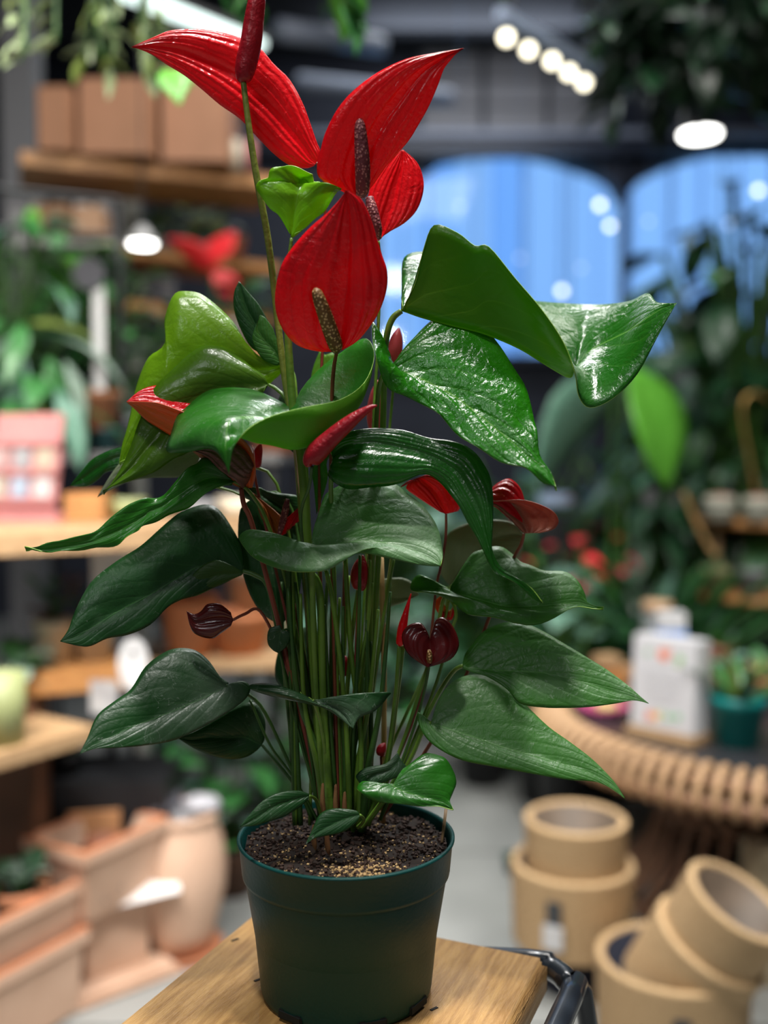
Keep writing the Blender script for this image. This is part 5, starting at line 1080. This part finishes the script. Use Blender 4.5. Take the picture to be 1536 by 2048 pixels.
for k, (x, Y, m, lb) in enumerate(((1432, 3.60, LIME, 'olive pot on the lower tier'), (1505, 3.55, GREYPOT, 'grey pot on the lower tier'))):
    B = at(x, 1180, Y); plantbg(lb+' with small green plant', 'plant', (B.x, Y, zB_+.001), .06, 9, 'strap', ['bg_mid', 'bg_bluish', 'bg_pale'], .1, (.05, .10, m), up=(.6, 1.4), seed=230+k, wsc=1.6)
GOLD = mat('brass', (.6, .38, .12), .35, metal=.8)
t = thing('brass_hoop', 'brass hooked rod standing among the pots on the top tier', 'rod', (at(1503, 950, 3.6).x, 3.6, zA+.10))
obj('rod', tubebm([at(1512, 985, 3.6), at(1496, 900, 3.6), at(1484, 830, 3.6), at(1492, 795, 3.6), at(1515, 786, 3.6), at(1535, 800, 3.6)], .006, 8, 4), GOLD, t, True)
t = tag(obj('bamboo_cane', tubebm([at(1368, 985, 3.5), at(1400, 1060, 3.5), at(1436, 1122, 3.5)], .008, 8, 3), BAMB, None, True), 'slanted bamboo cane leaning against the tiered stand', 'cane')
# right background plants
zq = 0.0
RP = [(1500, 4.3, 2.15, 120, 'wide', ['bg_dark', 'bg_black', 'bg_mid'], .26, (-.9, .4), 'tall dense dark green plant at the right window side', (.14, .25, BROWN), .26, .25),
      (1410, 4.7, 1.80, 100, 'lance', ['bg_dark', 'bg_black', 'bg_bluish'], .40, (-1.2, .0), 'drooping dark leaved tree plant right of the window post', (.14, .25, BLACK), .24, .3),
      (1500, 4.0, 1.15, 60, 'lance', ['bg_dark', 'bg_bluish', 'bg_black'], .36, (-1.3, -.4), 'weeping dark plant above the tiered stand', (.12, .22, BLACK), .26, .3),
      (1310, 4.1, 1.15, 64, 'lance', ['bg_dark', 'bg_black'], .32, (-1.2, .2), 'dark lance leaved plant behind the red flower bed', (.12, .2, BROWN), .28, .1),
      (1180, 4.4, 1.05, 60, 'lance', ['bg_dark', 'bg_mid', 'bg_black'], .30, (-1.0, .5), 'dark green floor plant behind the draping leaf', (.12, .2, GREYPOT), .32, .1),
      (1060, 4.6, 1.10, 60, 'wide', ['bg_dark', 'bg_mid', 'bg_black'], .24, (-.7, .5), 'medium green floor plant right of the main stems', (.12, .2, BLACK), .32, .05),
      (930, 4.3, .95, 50, 'wide', ['bg_bluish', 'bg_dark'], .22, (-.6, .5), 'bluish floor plant behind the right stems', (.12, .2, GREYPOT), .35, .05),
      (800, 4.8, 1.05, 50, 'wide', ['bg_dark', 'bg_mid'], .22, (-.5, .5), 'green floor plant seen between the stems', (.12, .2, BLACK), .3, .05),
      (1335, 3.62, .66, 44, 'strap', ['bg_dark', 'bg_mid'], .3, (.9, 1.5), 'grassy upright plant behind the glass jar', (.09, .35, BLACK), .35, 0),
      (1265, 3.62, .62, 40, 'strap', ['bg_dark', 'bg_bluish'], .3, (.9, 1.5), 'grassy upright plant left of the cork jar', (.09, .35, GREYPOT), .35, 0),
      (1090, 3.5, .40, 34, 'heart', ['bg_dark', 'bg_mid', 'bg_bluish'], .14, (-.6, .6), 'leafy plant on the floor left of the rattan table', (.10, .25, BLACK), .4, .05),
      (970, 3.7, .35, 26, 'heart', ['bg_dark', 'bg_mid'], .15, (-.5, .6), 'leafy plant between the stems and the rattan table', (.10, .2, BLACK), .4, .1)]
for k, (x, Y, H, n, kd, ms, ln, up, lb, pot_, spd, lw) in enumerate(RP):
    B = at(x, 1000, Y); plantbg(lb, 'plant', (B.x, Y, .002), H, n, kd, ms, ln, pot_, up=up, seed=300+k, spread=spd, lower=lw, name='floor_plant')
# red flowering anthuriums to the right
for k, (x, Y, ztop) in enumerate(((1130, 3.25, 1050), (1210, 3.6, 1050), (1165, 3.9, 1000))):
    B = at(x, 1100, Y); H = zat(ztop, Y)-.35
    plantbg(('red flowering plant nearest the brown pink spathe', 'red flowering plant just left of the bamboo cane', 'red flowering plant farther behind the other two')[k], 'plant', (B.x, Y, .002), H, 18, 'heart', ['bg_dark', 'bg_mid', 'bg_bluish'], .12, (.09, .37, BLACK), up=(-.6, .5), seed=330+k, spread=.22, lower=.35, flowers=(7, ('bg_red', 'bg_rose', 'bg_red')[k], .62), name='flowering_plant')
# large single leaves: bright one hanging and grey green one
t = thing('bird_plant', 'broad leaved plant with one large bright green leaf hanging down', 'plant', (at(1240, 1000, 3.5).x, 3.55, 0.002))
b0 = Vector((at(1240, 1000, 3.5).x, 3.55, 0.002))
obj('pot', lathebm(potshape(.09, .2), b0, 24), BLACK, t, True)
T1 = at(1262, 735, 3.35)
obj('stem', tubebm([b0+Vector((0, 0, .17)), b0+Vector((-.02, 0, .8)), at(1230, 745, 3.4), T1], .008, 8, 4), STEMD, t, True)
leafobj(t, 'wide', LG['bg_bright'], T1, -.55, -1.05, .44, .5, 1.05, 0)
T2 = at(1250, 770, 3.5)
obj('stem', tubebm([b0+Vector((.01, 0, .17)), b0+Vector((.02, 0, .6)), T2], .008, 8, 4), STEMD, t, True)
leafobj(t, 'wide', LG['bg_bluish'], T2, PI+.25, -.5, .60, .9, 1.1, 1)
leafobj(t, 'wide', LG['bg_dark'], T2, .4, .5, .4, .3, 1.0, 2)
T3 = b0+Vector((-.05, .03, .75)); leafobj(t, 'wide', LG['bg_bluish'], T3, PI-.5, -.1, .38, -.8, 1.0, 0)
# pale things glimpsed among the plants
for k, (x, y, Y, m, lb) in enumerate(((1300, 975, 4.1, GREYP, 'grey paper packet on a dark plinth under the hanging green leaf'), (1350, 975, 4.1, WHITE, 'pale paper packet on a dark plinth beside the bamboo cane'), (1110, 975, 4.0, mat('paper_blue', (.35, .45, .62), .6), 'pale blue wrapped parcel on a plinth behind the brown pink spathe'))):
    B = at(x, y, Y); h = B.z; tt = thing('wrapped_packet', lb, 'packet', (B.x, Y, 0))
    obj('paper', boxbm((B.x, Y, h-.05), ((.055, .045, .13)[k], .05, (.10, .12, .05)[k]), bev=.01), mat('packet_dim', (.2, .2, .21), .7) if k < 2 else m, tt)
    obj('plinth', boxbm((B.x, Y, (h-.11)/2), (.10, .08, h-.112)), BLACK, tt)

# ------------------------------------------------------------------ lower right: woven baskets
BASK = mat('jute', (.60, .41, .22), .8, (.50, .33, .17), 60, .8, 200, stretch=(1, 1, 5))
LINER = mat('liner_brown', (.10, .075, .055), .5, (.15, .11, .08), 14, spec=.3)
def basket(label, c, r, h, m=BASK, liner=None, M=None, tabf=False, tagw=False, tabm=None, taper=.96):
    t = thing('basket', label, 'basket', c); ORG[t.name] = Vector((0, 0, 0)); t.location = (0, 0, 0)
    X = Matrix.Translation(c) @ (M or Matrix.Identity(4))
    prof = [(0, 0), (r*taper-.006, 0)]; n = 16
    for k in range(n):
        z0 = h*k/n; z1 = h*(k+.5)/n; rr = r*(taper+(1-taper)*k/n)
        prof += [(rr-.003, z0+.001), (rr, z1)]
    prof += [(r-.002, h-.002), (r-.010, h+.003), (r-.018, h-.002), (r*taper-.018, .012), (0, .012)]
    bm = bmesh.new(); add_lathe(bm, prof, (0, 0, 0), 56)
    obj_ = obj('body', bm, m, None, True); obj_.parent = t; obj_.matrix_local = X
    t['_x'] = 1; del t['_x']
    if liner:
        bm = bmesh.new(); add_lathe(bm, [(0, .016), (r*taper-.022, .016), (r-.021, h*.9), (r-.019, h*.97), (r-.0205, h*.97), (r*taper-.025, .02), (0, .02)], (0, 0, 0), 48)
        o = obj('liner', bm, liner, None, True); o.parent = t; o.matrix_local = X
    if tabf:
        az_ = math.atan2(-c[1], -c[0])+tabf-1
        p = Vector((math.cos(az_)*(r+.001), math.sin(az_)*(r+.001), h*.62))
        o = obj('tab', boxbm((0, 0, 0), (.006, .034, .055), bev=.002), mat('tab_grey', (.05, .055, .06), .7), None); o.parent = t; o.matrix_local = X @ Matrix.Translation(p) @ Matrix.Rotation(az_, 4, 'Z')
        if tagw:
            p = Vector((math.cos(az_)*(r+.006), math.sin(az_)*(r+.006), h*.35))
            o = obj('paper_tag', boxbm((0, 0, 0), (.004, .045, .055), bev=.0015), WHITE, None); o.parent = t; o.matrix_local = X @ Matrix.Translation(p) @ Matrix.Rotation(az_, 4, 'Z')
    return t
# left stack
P1 = atz(1165, 2025, .0)
cx, cy = P1.x-.0, P1.y+.13
basket('dark navy basket at the foot of the left basket stack', (cx+.02, cy, .002), .105, .10, DARK, DARK)
zk = .103
basket('jute basket with white tag and dark liner, middle of the left stack', (cx, cy, zk), .142, .185, BASK, DARK, tabf=.72, tagw=True)
tag(obj('basket', lathebm([(0, 0), (.09, 0), (.095, .12), (.088, .12), (.085, .01), (0, .01)], (cx, cy, zk+.021), 30), DARK, None, True), 'black inner pot set inside the middle basket of the left stack', 'basket')
basket('jute basket with clear lined inside on top of the left stack', (cx+.005, cy-.005, zk+.143), .118, .145, BASK, LINER)
# right stack with the tilted pair
P2 = atz(1385, 2190, .0); dx, dy = P2.x, P2.y+.14
basket('jute basket with dark grey tab, base of the right stack', (dx, dy, .002), .155, .20, BASK, DARK, tabf=1.12)
Mt = Matrix.Rotation(.30, 4, 'X') @ Matrix.Rotation(.42, 4, 'Y')
c0 = Vector((dx+.0, dy-.005, .125))
basket('tilted jute basket held in the lower basket of the right stack', c0, .118, .155, BASK, DARK, Mt)
ax = Mt @ Vector((0, 0, 1))
basket('tilted topmost jute basket with clear lining at the right', c0+ax*.115, .108, .145, BASK, LINER, Mt)
B = atz(1560, 2000, .0); tag(obj('carton', boxbm((B.x+.03, B.y+.1, .16), (.14, .1, .32), bev=.003), mat('carton_tan', (.42, .34, .22), .7)), 'tan box at the right picture edge behind the tilted baskets', 'box')
B = atz(1030, 1745, .0); tag(obj('flower_pot', lathebm(potshape(.035, .05), (B.x, B.y, .002), 20), mat('pot_forest', (.01, .06, .04), .5), None, True), 'tiny dark green pot on the floor left of the basket stack', 'pot')

# ------------------------------------------------------------------ overhead
# track lamps
GL = [(1013, 75), (1057, 100), (1104, 122), (1138, 145), (1168, 165)]
ra, rb = at(1000, 25, 4.0), at(1195, 140, 4.6); zr_ = (ra.z+rb.z)/2; rb = atz(1195, 140, ra.z)
t = thing('track_rail', 'pale metal lighting track hanging from the dark ceiling', 'light', (ra+rb)/2)
obj('rail', tubebm([ra, rb], .028, 4, 1), mat('rail_blue', (.50, .60, .80), .5), t)
for f in (.1, .9):
    p = ra.lerp(rb, f); obj('hanger', tubebm([p, (p.x, p.y, 4.2)], .006, 6, 1), BLACK, t)
LW = mat('bulb_warm', (1, .92, .70), .5, emit=5.5)
wds = ['nearest end', 'second', 'middle', 'fourth', 'far end']
for k, (x, y) in enumerate(GL):
    p = ra.lerp(rb, (.08, .3, .53, .71, .87)[k]); q = at(x, y, p.y)
    tt = thing('spot_lamp', 'warm round spot lamp on the lighting track, %s position from the left' % wds[k], 'lamp', q, 'spot lamps on the lighting track')
    dirv = (Vector((0, .8, 1.2))-q).normalized(); Mr = dirv.to_track_quat('Z', 'Y').to_matrix().to_4x4()
    obj('housing', lathebm([(0, -.09), (.022, -.085), (.030, -.01), (.031, .0), (.026, -.002), (0, -.004)], q, 18, M=Mr), BLACK, tt, True)
    obj('bulb', lathebm([(0, .0), (.024, 0), (.020, .004), (0, .006)], q, 16, M=Mr), LW, tt, True)
    obj('arm', tubebm([q-dirv*.05, (p+q)/2+Vector((0, 0, .02)), p], .005, 6, 2), BLACK, tt)
# linear tube lamp
ta_, tb_ = at(235, -22, 4.2), None; tb_ = atz(520, 92, ta_.z)
t = thing('strip_light', 'long cold white strip light hanging at the upper left', 'light', (ta_+tb_)/2)
u = (tb_-ta_).normalized()
bm = boxbm((0, 0, 0), ((tb_-ta_).length, .075, .03)); o = obj('diffuser', bm, mat('strip_glow', (.82, 1, .95), .5, emit=2.2)); o.parent = t; o.rotation_euler = (0, 0, math.atan2(u.y, u.x))
bm = boxbm((0, 0, .03), ((tb_-ta_).length+.02, .09, .03)); o = obj('housing', bm, GREYPOT); o.parent = t; o.rotation_euler = (0, 0, math.atan2(u.y, u.x))
for f in (.15, .85):
    p = ta_.lerp(tb_, f); obj('hanger', tubebm([p+Vector((0, 0, .04)), (p.x, p.y, 4.2)], .004, 6, 1), BLACK, t)
# oval pendant on the right, and window glints built as small glowing bulbs with added cords
p = at(1400, 272, 4.6); t = thing('pendant_lamp', 'bright white disc pendant lamp at the upper right', 'lamp', p)
obj('shade', lathebm([(.02, .09), (.105, .012), (.10, .008), (.015, .08)], p, 28), BLACK, t, True); obj('bulb', lathebm([(0, -.002), (.082, 0), (.086, .010), (0, .02)], p, 24), LAMPM, t, True); obj('cord', tubebm([p+Vector((0, 0, .08)), Vector((p.x, p.y, 4.2))], .004, 6, 1), BLACK, t)
GLN = mat('glint_small', (.9, .95, 1), .5, emit=3.5)
for k, (x, y, s, wd) in enumerate(((920, 413, .7, 'leftmost, behind the red flower tip'), (1200, 410, 1, 'left of the window post, upper'), (1220, 452, .9, 'left of the window post, lower'), (1297, 443, .6, 'right of the window post'), (1517, 381, 1, 'at the right edge of the window'), (1124, 582, 1, 'just above the folded leaf'), (1040, 516, .6, 'above the top of the folded leaf'), (1162, 536, .6, 'right above the folded leaf'), (1458, 448, .7, 'over the dark foliage'))):
    p = at(x, y, 5.6+.1*k); t = thing('glint_bulb', 'small glint at the blue window built as a round hanging bulb, '+wd, 'lamp', p, 'window glints built as small bulbs')
    r = .022*s
    obj('bulb', lathebm([(0, -r), (r*.7, -r*.7), (r, 0), (r*.7, r*.7), (0, r)], p, 14), GLN if s > .8 else mat('glint_dim', (.62, .74, 1), .5, emit=1.5), t, True)
    obj('cord', tubebm([p+Vector((0, 0, r*.9)), Vector((p.x, p.y, 4.2))], .0012, 4, 1), mat('cord_blue', (.15, .25, .45), .6), t)
# hanging plants: name, px of the hanging point, length
def hanging(label, x, y, Y, n, L_, kind, mats, ln, seed, spread, up=(-1.2, .2), pot=None):
    random.seed(seed); p = at(x, y, Y); t = thing('hanging_plant', label, 'plant', p)
    pr, ph, pm = pot or (.10, .14, BLACK)
    obj('basket', lathebm(potshape(pr, ph, .6), (p.x, p.y, p.z), 20), pm, t, True)
    for a in (0, 2.1, 4.2): obj('chain', tubebm([(p.x+pr*.9*math.cos(a), p.y+pr*.9*math.sin(a), p.z+ph*.97), (p.x, p.y, min(4.19, p.z+ph+.35))], .002, 4, 1), BLACK, t)
    if p.z+ph+.35 < 4.19: obj('chain', tubebm([(p.x, p.y, p.z+ph+.35), (p.x, p.y, 4.2)], .002, 4, 1), BLACK, t)
    bm = bmesh.new()
    for i in range(n):
        a = random.uniform(0, 2*PI); ll = L_*random.uniform(.4, 1); rr = pr*.8+spread*random.uniform(.2, 1)
        P = [(p.x+pr*.6*math.cos(a), p.y+pr*.6*math.sin(a), p.z+ph*.86), (p.x+rr*.8*math.cos(a), p.y+rr*.8*math.sin(a), p.z+ph*1.2), (p.x+rr*math.cos(a), p.y+rr*math.sin(a), p.z-ll*.4), (p.x+rr*1.1*math.cos(a+.1), p.y+rr*1.1*math.sin(a+.1), p.z-ll)]
        add_tube(bm, P, .003, 5, 4); Q = crom([Vector(q) for q in P], 4)
        for q in Q[4::1]:
            leafobj(t, kind, LG[random.choice(mats)], q, a+random.uniform(-1.6, 1.6), random.uniform(*up), ln*random.uniform(.6, 1.2), random.uniform(-.5, .5))
    obj('stem', bm, STEMD, t, True); return t
hanging('pale green trailing plant hanging at the upper left', 195, -95, 1.9, 13, .24, 'lance', ['bg_pale', 'bg_yellow', 'bg_pale'], .06, 400, .10, pot=(.07, .09, CREAM))
hanging('hanging plant with few large bright leaves above the red flowers', 600, -150, 1.6, 3, .14, 'heart', ['bg_bright', 'bg_mid'], .07, 401, .05, pot=(.06, .06, BLACK))
hanging('fine stemmed hanging plant at the top centre', 800, -130, 2.3, 7, .16, 'round', ['bg_mid', 'bg_dark'], .04, 402, .16, pot=(.08, .09, BLACK))
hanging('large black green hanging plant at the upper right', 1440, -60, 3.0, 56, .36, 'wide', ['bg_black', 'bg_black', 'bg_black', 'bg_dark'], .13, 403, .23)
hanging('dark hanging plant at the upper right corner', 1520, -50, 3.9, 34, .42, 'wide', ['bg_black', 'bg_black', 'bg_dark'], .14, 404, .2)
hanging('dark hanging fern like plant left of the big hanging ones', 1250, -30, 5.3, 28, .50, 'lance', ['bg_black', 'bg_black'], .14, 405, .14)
# single bright leaf under the top-left red spathe
o = leafobj(bpy.data.objects['hanging_plant.001'], 'heart', LG['bg_bright'], at(352, 140, 1.75), -1.3, -1.1, .07, .3)
# curtain of dark ducts under the ceiling
for k, (x0, x1, y, Y) in enumerate(((560, 760, 60, 4.5), (600, 900, 165, 5.6))):
    A, B = at(x0, y, Y), at(x1, y+30, Y+.6); tag(obj('duct', tubebm([A, B], .05, 12, 1), mat('duct_grey', (.20, .23, .30), .45), None, True), ('grey blue duct crossing the ceiling left of the red spathe', 'long grey blue duct farther back under the ceiling')[k], 'duct').location.z = .0
